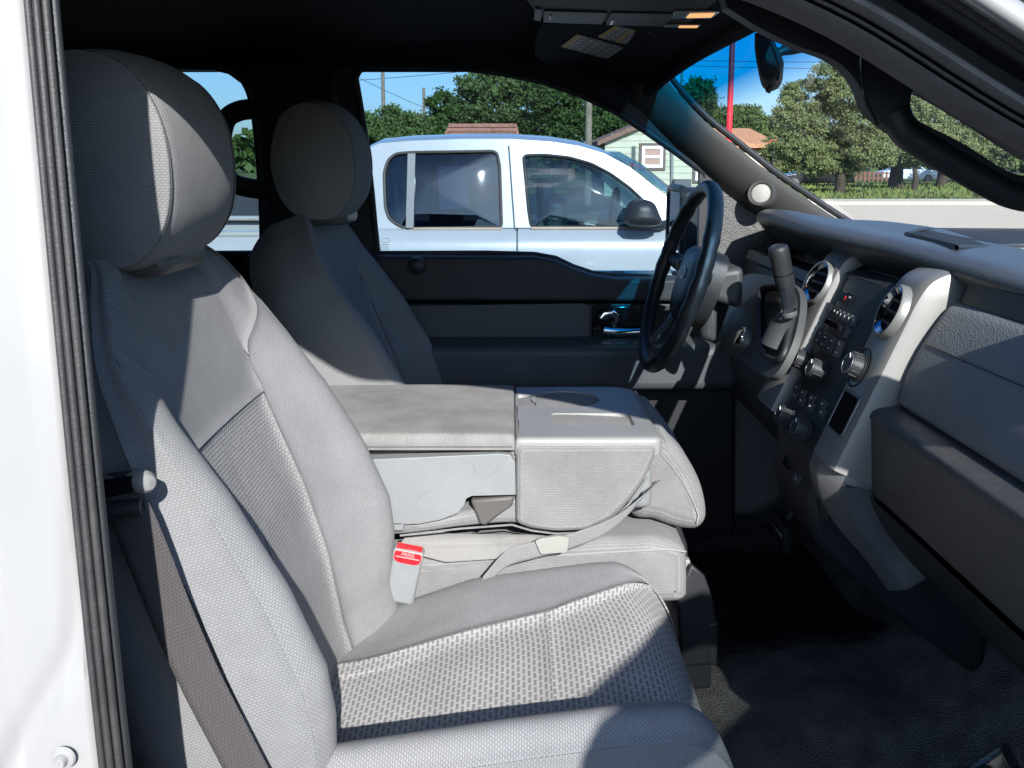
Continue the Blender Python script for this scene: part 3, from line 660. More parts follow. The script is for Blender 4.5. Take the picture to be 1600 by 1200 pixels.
# lid: cloth pillow
zl = 1.222
def rbox(name, x0, x1, y0, y1, z0, z1, mat, parent, bev=.012, seg=4, **kw): return finish(name, MB().bb(x0, x1, y0, y1, z0, z1), mat, parent, bevel=bev, seg=seg, **kw)
def cushion_box(name, x0, x1, y0, y1, z0, z1, mat, parent, r=.012, crown=.006, n=40):
    # rounded slab with a softly crowned, slightly uneven top
    xs = np.linspace(0, 1, n); ys = np.linspace(0, 1, n); P = np.zeros((n, n, 3)); UV = np.zeros((n, n, 2))
    def prof(a): # 0..1 -> (pos, drop) with quarter-round ends
        e = .16
        if a < e: t = a/e; return (r*(1-math.cos(t*math.pi/2)) if True else 0), (1-math.sin(t*math.pi/2))
        if a > 1-e: t = (1-a)/e; return -r*(1-math.cos(t*math.pi/2)), (1-math.sin(t*math.pi/2))
        return None, 0
    for i, a in enumerate(xs):
        for j, b in enumerate(ys):
            pa, da = prof(a); pb, db = prof(b)
            x = (x0+pa if a < .5 else x1+pa) if pa is not None else x0+r+(x1-x0-2*r)*(a-.16)/.68
            y = (y0+pb if b < .5 else y1+pb) if pb is not None else y0+r+(y1-y0-2*r)*(b-.16)/.68
            d = max(da, db)
            P[i, j] = (x, y, z1-r*(1-math.sqrt(max(0, 1-d*d)))+crown*(math.sin(math.pi*a)*math.sin(math.pi*b))**.5+.0012*math.sin(x*31+y*17)*math.sin(y*23))
            UV[i, j] = (x+z1, y)
    mb = MB().grid(P, UV)
    ring = [P[i, 0] for i in range(n)]+[P[-1, j] for j in range(1, n)]+[P[i, -1] for i in range(n-2, -1, -1)]+[P[0, j] for j in range(n-2, 0, -1)]
    low = [np.array((q[0], q[1], z0)) for q in ring]
    per = np.concatenate([[0], np.cumsum([np.linalg.norm(ring[i+1]-ring[i]) for i in range(len(ring)-1)])])
    mb.grid(np.array([ring, low]), np.array([[(p_, 0) for p_ in per], [(p_, z1-z0) for p_ in per]]), close_v=True)
    mb.poly([tuple(q) for q in low])
    return finish(name, mb, mat, parent, angle=50)
lid = cushion_box('armrest_lid', -.36, .004, -.150, .150, 1.204, 1.226, M['cloth_lid'], cs, r=.012, crown=.004)
seam('seam', [(-.36, -.1505, 1.209), (0, -.1505, 1.209)], M['piping'], cs, .0009)
rbox('lid_liner', -.355, -.002, -.128, .14, 1.185, 1.2045, M['black'], cs, .002)
# plastic storage bin: side outline seen from the passenger seat
binp = [(520, 722), (560, 719), (780, 709), (797, 711), (805, 722), (806, 773), (738, 775), (729, 779), (725, 790), (716, 802), (690, 812), (655, 819), (560, 823), (520, 823)]
bp_ = [cy(*q) for q in binp]
finish('storage_bin', MB().poly([tuple(q) for q in bp_], thick=(0, .27, 0)), M['plastic'], cs, bevel=.011, seg=5, angle=45)
for (a, b) in (((644, 784), (672, 765)), ((735, 722), (742, 738)), ((762, 745), (780, 728))):
    q0, q1 = cy(*a, YN-.0005), cy(*b, YN-.0005)
    seam('scratch', [q0, (q0+q1)/2+np.array((.003, 0, .001)), q1], M['plastic_l'], cs, .0006)
hp_ = [(735, 782), (804, 776), (801, 791), (780, 806), (759, 822), (748, 819)]
finish('hinge_cover', MB().poly([tuple(cy(*q, -.1465)) for q in hp_], thick=(0, .03, 0)), M['plastic_d'], cs, bevel=.004)
# cloth-covered body: under the bin and down the front
body = [(500, 800), (620, 812), (700, 806), (812, 770), (806, 690), (1026, 690), (1026, 705), (1012, 745), (985, 785), (955, 815), (915, 832), (868, 834), (830, 830), (800, 820), (720, 826), (625, 838), (500, 840)]
def padded(name, pix, Y0, depth, mat, parent, r=.016, n=6, puff=.006, smoothn=None, res=140):
    """solid with the given outline in the x-z plane and softly rounded near and far edges"""
    P = np.array([ay(*q, Y0) for q in pix]); C0 = P.mean(0)
    P = cr(np.vstack([P, P[:1]]), np.linspace(0, len(P), res, endpoint=False)) if smoothn is None else np.array([tuple(q) for q in rounded(P, smoothn, 6)])
    m_ = len(P); nx = np.roll(P, -1, 0)-np.roll(P, 1, 0); N2 = np.stack([nx[:, 2], 0*nx[:, 0], -nx[:, 0]], 1); N2 /= np.maximum(1e-9, np.linalg.norm(N2, axis=1))[:, None]
    area = np.sum(P[:, 0]*np.roll(P[:, 2], -1)-np.roll(P[:, 0], -1)*P[:, 2]);  N2 *= (1 if area > 0 else -1)      # outward
    rows = []
    for k in range(n+1):
        t = k/n*math.pi/2; rows.append(P-N2*r*(1-math.sin(t))+np.array((0, r*(1-math.cos(t)), 0)))
    for k in range(n, -1, -1):
        t = k/n*math.pi/2; rows.append(P-N2*r*(1-math.sin(t))+np.array((0, depth-r*(1-math.cos(t)), 0)))
    G = np.array(rows); per = np.concatenate([[0], np.cumsum(np.linalg.norm(np.diff(P, axis=0), axis=1))]); 
    UV = np.array([[(p_, float(row[0][1])+.5) for p_ in per] for row in G])
    mb = MB().grid(G, UV, close_v=True)
    for row in (G[0], G[-1]):
        tris = tessellate_polygon([[Vector(q) for q in row]]); mb.add([tuple(q) for q in row], tris, [(float(q[0]), float(q[2])) for q in row])
    return finish(name, mb, mat, parent, angle=50)
padded('cloth_body', body, -.142, .28, M['cloth_console'], cs, r=.012)
seam('piping', [cy(*q, -.1405) for q in [(625, 837), (720, 826), (800, 820), (830, 829), (868, 834), (915, 832), (955, 815), (985, 785), (1012, 745)]], M['cloth_console'], cs, .0016)
# front block with the cup holder plate
front = [(806, 696), (1027, 696), (1026, 712), (1011, 747), (985, 783), (955, 813), (915, 831), (868, 833), (830, 828), (806, 820)]
padded('front_block', front, -.156, .30, M['cloth_console'], cs, r=.010, smoothn=.010)
zt_ = 1.2225
x0, x1 = cy(811, 690)[0], .214
# plate with a round cup well and a rectangular tray cut into it
pl_o = rounded([(x0, -.146, zt_), (x1, -.146, zt_), (x1-.004, .135, zt_), (x1-.03, .150, zt_), (x0, .150, zt_)], [.006, .014, .02, .03, .006], 5)
well_c = (.090, .066)
well = [(well_c[0]+.057*math.cos(a), well_c[1]+.054*math.sin(a), zt_) for a in np.linspace(0, 2*math.pi, 40, endpoint=False) ]
slot = [(.045, .050), (.045, .085)]
well2 = [p for p in well if p[0] > .064] 
tray = rounded([(.062, -.088, zt_), (.188, -.088, zt_), (.188, -.020, zt_), (.062, -.020, zt_)], .008, 4)
tray_l = rounded([(.006, .020, zt_), (.040, .020, zt_), (.040, .098, zt_), (.006, .098, zt_)], .008, 4)
plate_ = MB().poly(pl_o, [well, tray, tray_l])
n_ = len(pl_o)
for ins, dz, in ((0, -.004), ): pass
rim = [np.array(p) for p in pl_o]; cen = np.mean(rim, 0)
rows = [[tuple(p) for p in rim]]
for o_, dz in ((.003, -.0012), (.0052, -.004), (.006, -.008), (.006, -.025)):
    rows.append([tuple(p+np.array((np.sign(p[0]-cen[0])*o_*min(1, abs(p[0]-cen[0])/.08), np.sign(p[1]-cen[1])*o_*min(1, abs(p[1]-cen[1])/.12), dz))) for p in rim])
plate_.grid(np.array(rows), close_v=True)
for hole, dep, k in ((well, .085, .80), (tray, .015, .90), (tray_l, .014, .92)):
    hq = [np.array(p) for p in hole]; c_ = np.mean(hq, 0)
    G = [[tuple(p) for p in hq], [tuple(c_+(p-c_)*.985+np.array((0, 0, -.003))) for p in hq], [tuple(c_+(p-c_)*k+np.array((0, 0, -dep))) for p in hq], [tuple(c_+(p-c_)*.02+np.array((0, 0, -dep-.0005))) for p in hq]]
    plate_.grid(np.array(G), close_v=True)
finish('cup_holder_plate', plate_, M['plastic_l'], cs, angle=42)
# shelf-like step of the plate in front of the well (raised lip)
# folded head end of the centre backrest, forward of the block
hd_ = [(985, 700), (1030, 672), (1052, 690), (1078, 722), (1098, 760), (1107, 795), (1106, 820), (1090, 834), (1060, 832), (1025, 820), (985, 804)]
padded('folded_backrest_end', hd_, -.085, .23, M['cloth_console'], cs, r=.030, puff=.01)
seam('piping', [ay(*q, -.0855) for q in [(1030, 706), (1048, 726), (1067, 752), (1083, 782), (1091, 804), (1089, 818)]], M['stitch'], cs, .0011)
rbox('backrest_hinge', cy(985, 780)[0], cy(1027, 780)[0]-.002, -.12, .12, 1.10, 1.165, M['plastic'], cs, .012)
# centre seat cushion below
cc_ = [(600, 872), (700, 868), (860, 850), (1000, 843), (1040, 846), (1066, 856), (1075, 872), (1076, 928), (1074, 938), (1064, 945), (1040, 947), (900, 950), (700, 956), (600, 960), (598, 900)]
cc = padded('centre_cushion', cc_, -.132, .26, M['cloth_console'], cs, r=.022)
seam('piping', [ay(*q, -.131) for q in [(860, 868), (960, 862), (1040, 858), (1072, 862)]], M['stitch'], cs, .0014)
# pocket flap lying on the cushion
finish('seat_flap', MB().poly([(-.17, -.135, 1.040), (-.10, -.140, 1.023), (.07, -.140, 1.035), (.09, -.128, 1.050), (-.09, -.118, 1.048), (-.15, -.110, 1.060)], thick=(0, .012, .01)), M['cloth_lid'], cs, bevel=.003)
# small grey bracket between bin and passenger backrest
rbox('hinge_tab', -.182, -.160, -.15, -.10, 1.078, 1.095, M['plastic'], cs, .004)
# tray at the front foot of the centre seat
tb = bpy.data.objects.new('floor_tray', None); COL.objects.link(tb); tb.parent = cs
tx0 = .275
finish('tray_wall', MB().poly([(tx0, -.115, 1.01), (tx0+.022, -.115, .99), (tx0+.038, -.115, .945), (tx0+.044, -.115, .90), (tx0+.040, -.115, .842), (tx0-.01, -.115, .838), (tx0-.02, -.115, .96)], thick=(0, .012, 0)), M['black'], tb, bevel=.004)
finish('tray_wall', MB().poly([(tx0, .115, 1.01), (tx0+.022, .115, .99), (tx0+.038, .115, .945), (tx0+.044, .115, .90), (tx0+.040, .115, .842), (tx0-.01, .115, .838), (tx0-.02, .115, .96)], thick=(0, -.012, 0)), M['black'], tb, bevel=.004)
rbox('tray_front', tx0+.028, tx0+.046, -.116, .116, .842, .915, M['black'], tb, .005)
rbox('tray_base', tx0-.03, tx0+.038, -.112, .112, .80, .846, M['black'], tb, .004)
rbox('seat_pedestal', -.28, .24, -.11, .11, .71, .99, M['steel'], cs, .01)
rbox('cushion_clip', .268, .277, -.10, -.085, .985, 1.01, M['plastic_l'], cs, .003)

# ================================================================== belts and buckles
bk = thing('seat_belt_buckle', 'grey seat belt buckle with red release button beside the passenger cushion', 'buckle')
b0 = ay(632, 897, -.185); upb = Vector((.20, .02, .97)).normalized(); nb = Vector((.05, -1, .25)); nb = (nb-upb*nb.dot(upb)).normalized(); xb = upb.cross(nb)*-1
Mb = Matrix.Translation(Vector(b0)) @ Matrix((xb, nb, upb)).transposed().to_4x4()
def bx(name, c, h, mat, bev=.003):
    o = finish(name, MB().box(c, h), mat, bk, bevel=bev, seg=3); o.data.transform(Mb); return o
bx('buckle_body', (0, 0, -.006), (.0215, .0105, .036), M['plastic'], .005)
bx('buckle_head', (0, 0, .031), (.0222, .0115, .010), M['plastic_l'], .004)
pts = rounded([(-.0195, .0122, .026), (-.013, .0122, .0215), (.013, .0122, .0215), (.0195, .0122, .026), (.0195, .0122, .0385), (-.0195, .0122, .0385)], .004)
o = finish('release_button', MB().poly(pts, thick=(0, -.004, 0)), M['red'], bk, bevel=.001); o.data.transform(Mb)
o = finish('release_button_top', MB().box((0, 0.0, .0415), (.0185, .0085, .001)), M['red'], bk, bevel=.0008); o.data.transform(Mb)
o = finish('button_ridge', MB().box((0, .0125, .0305), (.017, .0006, .0006)), M['pressed'], bk); o.data.transform(Mb)
text('lettering', 'PRESS', .0075, Mb @ Matrix.Translation((0, .0128, .0350)) @ Matrix.Rotation(R(90), 4, 'X') @ Matrix.Rotation(R(180), 4, 'Y'), M['pressed'], bk)
o = finish('strap', MB().poly([(-.016, 0, -.04), (.014, 0, -.04), (.010, 0, -.11), (-.022, 0, -.11)], thick=(0, .003, 0)), M['plastic_d'], bk); o.data.transform(Mb)
def ribbon(name, pts, w, side, mat, parent, th=.0014, n=60):
    """belt webbing: centre line pts, half-width vectors side (one per point)"""
    P = cr(np.array(pts, float), np.linspace(0, len(pts)-1, n)); S = cr(np.array(side, float), np.linspace(0, len(pts)-1, n)); S /= np.linalg.norm(S, axis=1)[:, None]
    L = np.concatenate([[0], np.cumsum(np.linalg.norm(np.diff(P, axis=0), axis=1))]); k = np.linspace(-1, 1, 7)
    G = np.array([[P[i]+S[i]*w*q for q in k] for i in range(n)]); UV = np.array([[(w*q, L[i]) for q in k] for i in range(n)])
    return finish(name, MB().grid(G, UV), mat, parent, angle=80, solid=th)
lb = thing('lap_belt', 'pale grey lap belt with metal tongue lying across the centre seat', 'seat belt')
lp = [ay(752, 915, -.192), ay(790, 874, -.172), ay(840, 858, -.160), ay(890, 846, -.158), ay(950, 822, -.160), ay(1000, 782, -.158), ay(1018, 755, -.10)]
ribbon('webbing', lp, .0135, [(.2, .3, 1), (.2, .2, 1), (.2, .1, 1), (.25, 0, 1), (.4, 0, 1), (.6, 0, .8), (.8, 0, .3)], M['belt_l'], lb)
tg_ = [ay(*q, -.166) for q in [(836, 845), (846, 841), (872, 838), (889, 840), (886, 863), (845, 866)]]
finish('tongue', MB().poly([tuple(q) for q in rounded(tg_, .004)], thick=(0, .006, 0)), plain('tongue_metal', (.46, .45, .41), .35, metal=.4), lb, bevel=.002)
sb = thing('shoulder_belt', 'taupe shoulder belt hanging from its guide beside the passenger backrest', 'seat belt')
sp_ = [ay(150, 772, -.690), ay(196, 792, -.684), ay(228, 860, -.680), ay(268, 960, -.676), ay(312, 1060, -.672), ay(358, 1150, -.668), ay(400, 1230, -.662), ay(450, 1320, -.655)]
ribbon('webbing', sp_, .0195, [(.4, 0, .9), (.75, 0, .65), (.93, 0, .36), (.92, 0, .36), (.90, 0, .42), (.87, 0, .48), (.85, 0, .52), (.85, 0, .52)], M['belt'], sb)
g0 = ay(150, 762, -.700); g1 = ay(223, 752, -.690)
finish('guide_bar', MB().tube([tuple(ay(120, 775, -.69)), tuple(ay(170, 762, -.689)), tuple(ay(210, 755, -.688))], [.007, .008, .007], 12), M['gloss'], sb)
finish('guide_bar', MB().tube([tuple(ay(120, 806, -.694)), tuple(ay(175, 799, -.692)), tuple(ay(222, 792, -.690))], [.008, .009, .007], 12), M['black'], sb)
finish('guide_plate', MB().poly([tuple(ay(*q, -.683)) for q in [(120, 748), (205, 736), (222, 745), (226, 800), (120, 815)]], thick=(0, .006, 0)), M['black'], sb, bevel=.003)
kc = ay(216, 752, -.680)
finish('guide_knob', MB().lathe([(0.0004, .018), (.006, .017), (.0095, .0125), (.0105, .004), (.010, -.012)], kc, (.75, -.55, .12), 24), M['plastic_l'], sb)

# ================================================================== dashboard
dash = thing('dashboard', 'dark dashboard with silver centre stack bezels, round vents and glovebox', 'dashboard')
# --- padded top: rear edge, crest, cowl for every y
def pad_keys(y):
    hood = float(np.exp(-((y-.40)/.20)**4))
    xr = interp([-.75, -.3, 0, .12, .25, .45, .60, .74], [.635, .615, .588, .565, .545, .535, .55, .62], y)
    zr = interp([-.75, -.35, -.1, .07, .25, .45, .60, .74], [1.458, 1.473, 1.486, 1.493, 1.500, 1.512, 1.506, 1.46], y)
    crest = interp([-.75, -.3, 0, .3, .45, .6, .74], [1.466, 1.478, 1.482, 1.485, 1.496, 1.494, 1.46], y)
    return [(xr+.06, zr-.075), (xr+.025, zr-.040), (xr+.004, zr-.022), (xr-.004, zr-.008), (xr+.004, zr+.004), (xr+.03, zr+.010), (xr+.10, (zr+crest)/2+.006), (xr+.19, crest), (.90, crest-.015), (1.10, 1.40)]
ys = np.linspace(-.745, .735, 110); G = np.array([[(p[0], y, p[1]) for p in cr(np.array(pad_keys(y)), np.linspace(0, 9, 46))] for y in ys])
def pad_z(x, y):
    k = cr(np.array(pad_keys(y)), np.linspace(3.5, 9, 80)); return float(np.interp(x, k[:, 0], k[:, 1]))
pad = finish('dash_pad', MB().grid(G), M['dash'], dash, angle=70)
# end roll of the hood at the driver's side
# speaker tray let into the top
def padp(px, py):
    z = 1.495
    for _ in range(12):
        p = az(px, py, z); z = pad_z(p[0], p[1])
    return p
trp = [padp(*q) for q in [(1416, 369), (1494, 391), (1640, 386), (1640, 361), (1440, 362)]]
finish('speaker_frame', MB().tube([tuple(q+np.array((0, 0, .004))) for q in trp], .0038, 8, closed=True), M['black'], dash)
trg = [padp(*q)+np.array((0, 0, .0045)) for q in [(1430, 370), (1497, 388), (1640, 383), (1640, 363), (1448, 364)]]
finish('speaker_grille', MB().poly([tuple(q) for q in trg]), plain('grille_mesh', (.022, .022, .024), .6, grain=1.0, gscale=260, gdist=.003), dash, smooth=False)
sx = padp(1585, 378); finish('sensor_dome', MB().lathe([(0.0005, .009), (.012, .008), (.018, .004), (.02, -.004)], sx, (0, 0, 1), 20), M['black'], dash)
# --- passenger face of the dash: profile extruded across
def face(name, prof, y0, y1, mat, bev=.004, seg=3, rev=False):
    return finish(name, MB().poly([(x, y0, z) for x, z in prof], thick=(0, y1-y0, 0)), mat, dash, bevel=bev, seg=seg, angle=40)
face('dash_core', [(.66, 1.44), (.60, 1.30), (.56, 1.20), (.60, 1.06), (.75, .92), (1.02, .85), (1.02, 1.38)], -.74, .74, M['black'], .01)
lidp = [(.597, 1.432), (.606, 1.428), (.575, 1.36), (.545, 1.285), (.60, 1.29), (.66, 1.43)]
# upper glovebox lid: soft grained panel, slightly crowned
n1, n2 = 30, 40; G = np.zeros((n1, n2, 3))
for i, a in enumerate(np.linspace(0, 1, n1)):
    for j, b in enumerate(np.linspace(0, 1, n2)):
        z = 1.432-.146*a; x = .598-.066*a-.012*math.sin(math.pi*a)**.8
        edge = min(a, 1-a)/.06; edge2 = min(b, 1-b)/.03
        x += .008*(1-min(1, edge))**2+.008*(1-min(1, edge2))**2
        G[i, j] = (x, -.200-(.405)*b, z)
upl = finish('upper_glovebox_lid', MB().grid(G), M['dash2'], dash, angle=60)
rows = G[11]; seam('lid_joint', [tuple(q+np.array((-.0006, 0, .0))) for q in rows[2:-1]], M['gloss'], dash, .0009)
G = np.array([[(.598-.066*a, -.61-.13*b, 1.43-.146*a) for b in np.linspace(0, 1, 6)] for a in np.linspace(0, 1, 12)]); finish('end_panel', MB().grid(G), M['dash2'], dash, angle=60)
# recess above the lid, under the pad
face('vent_recess', [(.612, 1.462), (.640, 1.462), (.640, 1.428), (.604, 1.432)], -.22, -.70, M['black'], .001)
# ledge and lower glovebox door
face('glovebox_ledge', [(.560, 1.290), (.512, 1.280), (.503, 1.275), (.500, 1.266), (.52, 1.255), (.60, 1.26)], -.190, -.70, M['dashdk'], .002)
n1 = 26; G = np.zeros((n1, 30, 3))
for i, a in enumerate(np.linspace(0, 1, n1)):
    for j, b in enumerate(np.linspace(0, 1, 30)):
        G[i, j] = (.5025+.006*a, -.188-.52*b, 1.267-.108*a)
finish('glovebox_door', MB().grid(G), M['dashdk'], dash, angle=60)
face('glovebox_joint', [(.53, 1.162), (.512, 1.160), (.514, 1.150), (.55, 1.15)], -.19, -.72, M['gloss'], .001)
G = np.array([[(.506+.05*a+.06*a*a, -.20-.54*b, 1.152-.14*a) for b in np.linspace(0, 1, 12)] for a in np.linspace(0, 1, 14)])
finish('lower_dash_panel', MB().grid(G), M['black'], dash, angle=60)

# --- centre stack: leaning plane x = .55 + .5 (z - 1.40)
def sx_(z): return .554+.42*(z-1.40) if z > 1.17 else .4574+.12*(1.17-z)
SN = Vector((-1, 0, .42)).normalized(); SU = Vector((.42, 0, 1)).normalized()      # out of the panel / up the panel
def st(px, py, off=0): return hit(px, py, (1, 0, -.42), .554-.42*1.40+off)
prof = [(sx_(z), z) for z in np.linspace(1.432, 1.08, 20)]
G = np.array([[(x+.010*(y/.11)**2-.004+.012*float(ss(.09, .125, abs(y))), y, z) for y in np.linspace(-.112, .128, 24)] for x, z in prof])
stk = finish('stack_panel', MB().grid(G), M['black'], dash, angle=60)
G = np.array([[(sx_(1.432)+.05*a, y, 1.432+.010*math.sin(math.pi/2*a)) for y in np.linspace(-.112, .112, 12)] for a in np.linspace(0, 1, 6)]); finish('stack_top', MB().grid(G), M['black'], dash, angle=70)
face('stack_bin', [(.60, 1.438), (.66, 1.438), (.66, 1.475), (.655, 1.475), (.655, 1.442), (.60, 1.442)], -.10, .10, M['plastic_d'], .001)
# silver bezels: section swept down the stack, one each side; the near one runs into a curved leg
def bezel(m, mat, name):
    top = [(.700, 1.452), (.650, 1.462), (.612, 1.462), (.582, 1.450), (.565, 1.425), (.550, 1.39), (.527, 1.335), (.504, 1.28), (.483, 1.23), (.464, 1.185)]
    pc_ = cr(np.array(top), np.linspace(0, 9, 60)); tgt = np.gradient(pc_, axis=0); tgt /= np.linalg.norm(tgt, axis=1)[:, None]; nn_ = np.stack([tgt[:, 1], -tgt[:, 0]], 1)   # outwards (rear/up)
    sec = [(.101, -.014), (.101, .002), (.104, .008), (.110, .0105), (.14, .012), (.17, .0125), (.186, .0115), (.192, .008), (.195, .001), (.198, -.02), (.200, -.045), (.200, -.07)]
    G = np.zeros((60, len(sec), 3))
    for i in range(60):
        wd = 1.0
        for j, (yy, d) in enumerate(sec): G[i, j] = (pc_[i, 0]+nn_[i, 0]*d, m*yy+(.016 if m > 0 else 0), pc_[i, 1]+nn_[i, 1]*d)
    return finish(name, MB().grid(G), mat, dash, angle=35)
def bz(px, py): return st(px, py, -.0135)
nb_ = bezel(-1, M['silver'], 'silver_bezel'); fb_ = bezel(1, M['silver'], 'silver_bezel')
# flat dark-silver face below the vent carrying knob and pocket, then the curved leg
lg = [(.466, 1.19), (.459, 1.165), (.466, 1.135), (.490, 1.095), (.525, 1.055), (.548, 1.025), (.562, 1.005)]
pc_ = cr(np.array(lg), np.linspace(0, 6, 50)); tgt = np.gradient(pc_, axis=0); tgt /= np.linalg.norm(tgt, axis=1)[:, None]; nn_ = np.stack([tgt[:, 1], -tgt[:, 0]], 1)
G = np.zeros((50, 9, 3)); sec = [(.101, -.03), (.101, 0.0), (.106, .008), (.13, .0115), (.150, .012), (.156, .010), (.190, -.006), (.197, -.014), (.198, -.05)]
for i in range(50):
    sq = 1-.52*float(ss(.1, .8, i/49)); sh = .026*float(ss(.2, 1.0, i/49))
    for j, (yy, d) in enumerate(sec): G[i, j] = (pc_[i, 0]+nn_[i, 0]*d, -((yy-.15)*sq+.150+sh), pc_[i, 1]+nn_[i, 1]*d)
finish('silver_leg', MB().grid(G), M['silver_d'], dash, angle=40)
def disc(name, c, axis, prof, mat, parent=dash, n=32, squash=None):
    return finish(name, MB().lathe(prof, c, axis, n), mat, parent, angle=45)
# vents: chrome ring, dark well, blades
vw = plain('vent_dark', (.006, .006, .007), .8, spec=.1)
def vent(y, zc):
    c = Vector((sx_(zc), y, zc))+SN*.0125; ax_ = (SN+Vector((0, (.10 if y < 0 else -.10), 0))).normalized()
    v = disc('vent', c, ax_, [(.0425, -.004), (.0415, .005), (.039, .0085), (.0365, .008), (.034, .002)], M['silver'])
    disc('chrome_ring', c, ax_, [(.0365, .0075), (.0350, .0085), (.0325, .0062), (.0300, .0030), (.0285, .0012)], M['chrome'], v)
    disc('vent_well', c, ax_, [(.0300, .0022), (.026, .0010), (.0003, .0008)], vw, v)
    q = ax_.cross(Vector((0, 0, 1))).normalized(); u = q.cross(ax_)
    for k in (-.5, 0, .5):
        cc_ = c+u*(k*.034)+ax_*.0028; Lb = .026*math.sqrt(max(.05, 1-(k*1.25)**2))
        finish('vent_blade', MB().tube([tuple(cc_-q*Lb), tuple(cc_+q*Lb)], .0028, 8, flat=.4), M['black'], v)
    return v
vent(-.149, 1.403); vent(.163, 1.403)
def knob(name, c, ax_, r, h, parent=dash, mat=None):
    ax_ = Vector(ax_).normalized(); k = disc(name, c, ax_, [(r*1.12, 0), (r*1.12, h*.18), (r*.98, h*.25), (r*.94, h*.9), (r*.86, h), (r*.35, h*1.02), (.0003, h*1.02)], mat or M['black'], parent, 28)
    u = ax_.orthogonal().normalized(); w = ax_.cross(u)
    for a in range(14):
        t = a/14*2*math.pi; p = Vector(c)+(u*math.cos(t)+w*math.sin(t))*r*.965
        finish('grip_rib', MB().tube([tuple(p+ax_*h*.3), tuple(p+ax_*h*.88)], r*.05, 5), M['btn'], k)
    disc('knob_ring', Vector(c)+ax_*h*.97, ax_, [(r*.84, 0), (r*.82, .0012), (r*.76, .0012), (r*.74, 0)], M['silver_d'], k, 24)
    finish('pointer', MB().box(tuple(Vector(c)+ax_*(h*1.03)+SU*r*.5), (.0006, .0012, r*.28)), M['mark'], k)
    return k
# four-wheel-drive knob set in an oval cup of the near bezel
kc_ = Vector(st(1352, 588, -.0135))
kc_ = Vector((sx_(1.318), -.128, 1.318))+SN*.0118
disc('knob_cup', kc_, SN, [(.031, .0006), (.029, .0012), (.026, -.004), (.0003, -.006)], M['gloss'])
knob('drive_knob', kc_-SN*.002, SN, .0195, .021)
# pocket
zc = 1.255; c = Vector((sx_(zc), -.148, zc))+SN*.0122
def quad(c, hw, hh, off=0): return [tuple(c+Vector((0, a*hw, 0))+SU*b*hh+SN*off) for a, b in ((-1, -1), (1, -1), (1, 1), (-1, 1))]
pk = finish('bezel_pocket', MB().poly(rounded(quad(c, .029, .031, .0006), .008)), vw, dash, smooth=False)
finish('pocket_rim', MB().tube(rounded(quad(c, .029, .031, 0), .008), .0022, 8, closed=True), M['silver_d'], pk)
# radio and climate controls on the stack
def sp(y, z, off=0): return Vector((sx_(z)+.010*(y/.11)**2-.004, y, z))+SN*off
def button(name, y, z, hw, hh, mat=None, d=.0035, parent=None):
    c = sp(y, z)
    Mx = Matrix((Vector((0, 1, 0)), SN, SU)).transposed()
    o = finish(name, MB().box((0, 0, 0), (hw, d, hh)), mat or M['btn'], parent or rad, bevel=.0008, seg=2); o.data.transform(Mx.to_4x4()); o.location = c; return o
def mark(y, z, hw, hh, parent): 
    c = sp(y, z, .0042); Mx = Matrix((Vector((0, 1, 0)), SN, SU)).transposed(); o = finish('print', MB().box((0, 0, 0), (hw, .0003, hh)), M['mark'], parent); o.data.transform(Mx.to_4x4()); o.location = c
rad = bpy.data.objects.new('radio', None); COL.objects.link(rad); rad.parent = dash
def yz(px, py):
    q = st(px, py); return float(q[1]), float(q[2])
def line(a, b, n):
    A, B = np.array(yz(*a)), np.array(yz(*b)); return [tuple(A+(B-A)*k/max(1, n-1)) for k in range(n)]
y_, z_ = yz(1326, 467); button('hazard_switch', y_, z_, .026, .0100, M['gloss'])
tri = [sp(y_+a, z_-.001+b, .0042) for a, b in ((-.004, -.003), (.004, -.003), (0, .004))]
finish('hazard_triangle', MB().tube([tuple(q) for q in tri], .0005, 6, closed=True), M['red'], rad)
mark(y_-.017, z_+.004, .004, .0014, rad); mark(y_+.017, z_+.002, .003, .0012, rad)
for y, z in line((1289, 480), (1340, 502), 9):
    button('preset_button', y, z, .0066, .0075); mark(y, z+.001, .0007, .002, rad)
y, z = yz(1306, 508); button('cd_slot', y, z, .040, .0055, M['gloss'], .002)
for q in ((1279, 498), (1329, 521)): y, z = yz(*q); button('radio_button', y, z, .0075, .0085)
for a, b in (((1271, 517), (1319, 540)), ((1266, 527), (1314, 552))):
    for k, (y, z) in enumerate(line(a, b, 5)): button('radio_button', y, z, .0122, .0072); mark(y, z, .0032, .0011, rad)
y, z = yz(1317, 540); text('button_lettering', 'CD', .005, Matrix.Translation(sp(y, z+.003, .0046)) @ Matrix((Vector((0, -1, 0)), SU, SN)).transposed().to_4x4(), M['mark'], rad)
clm = bpy.data.objects.new('climate_panel', None); COL.objects.link(clm); clm.parent = dash
for q in ((1258, 566), (1290, 582)): knob('radio_knob', tuple(sp(*yz(*q))), SN, .0165, .024, dash)
for a, b in (((1246, 606), (1290, 632)), ((1244, 618), (1287, 645))):
    for y, z in line(a, b, 4): button('climate_button', y, z, .0105, .0072, parent=clm); mark(y, z, .003, .0011, clm)
for q in ((1238, 654), (1264, 674)): knob('climate_knob', tuple(sp(*yz(*q))), SN, .0165, .023, dash)
y, z = yz(1266, 730); y = -.03; button('hitch_switch', y, 1.118, .014, .009, parent=clm); mark(y, 1.116, .0015, .003, clm)
button('power_socket', .02, 1.128, .012, .010, M['gloss'], parent=clm)
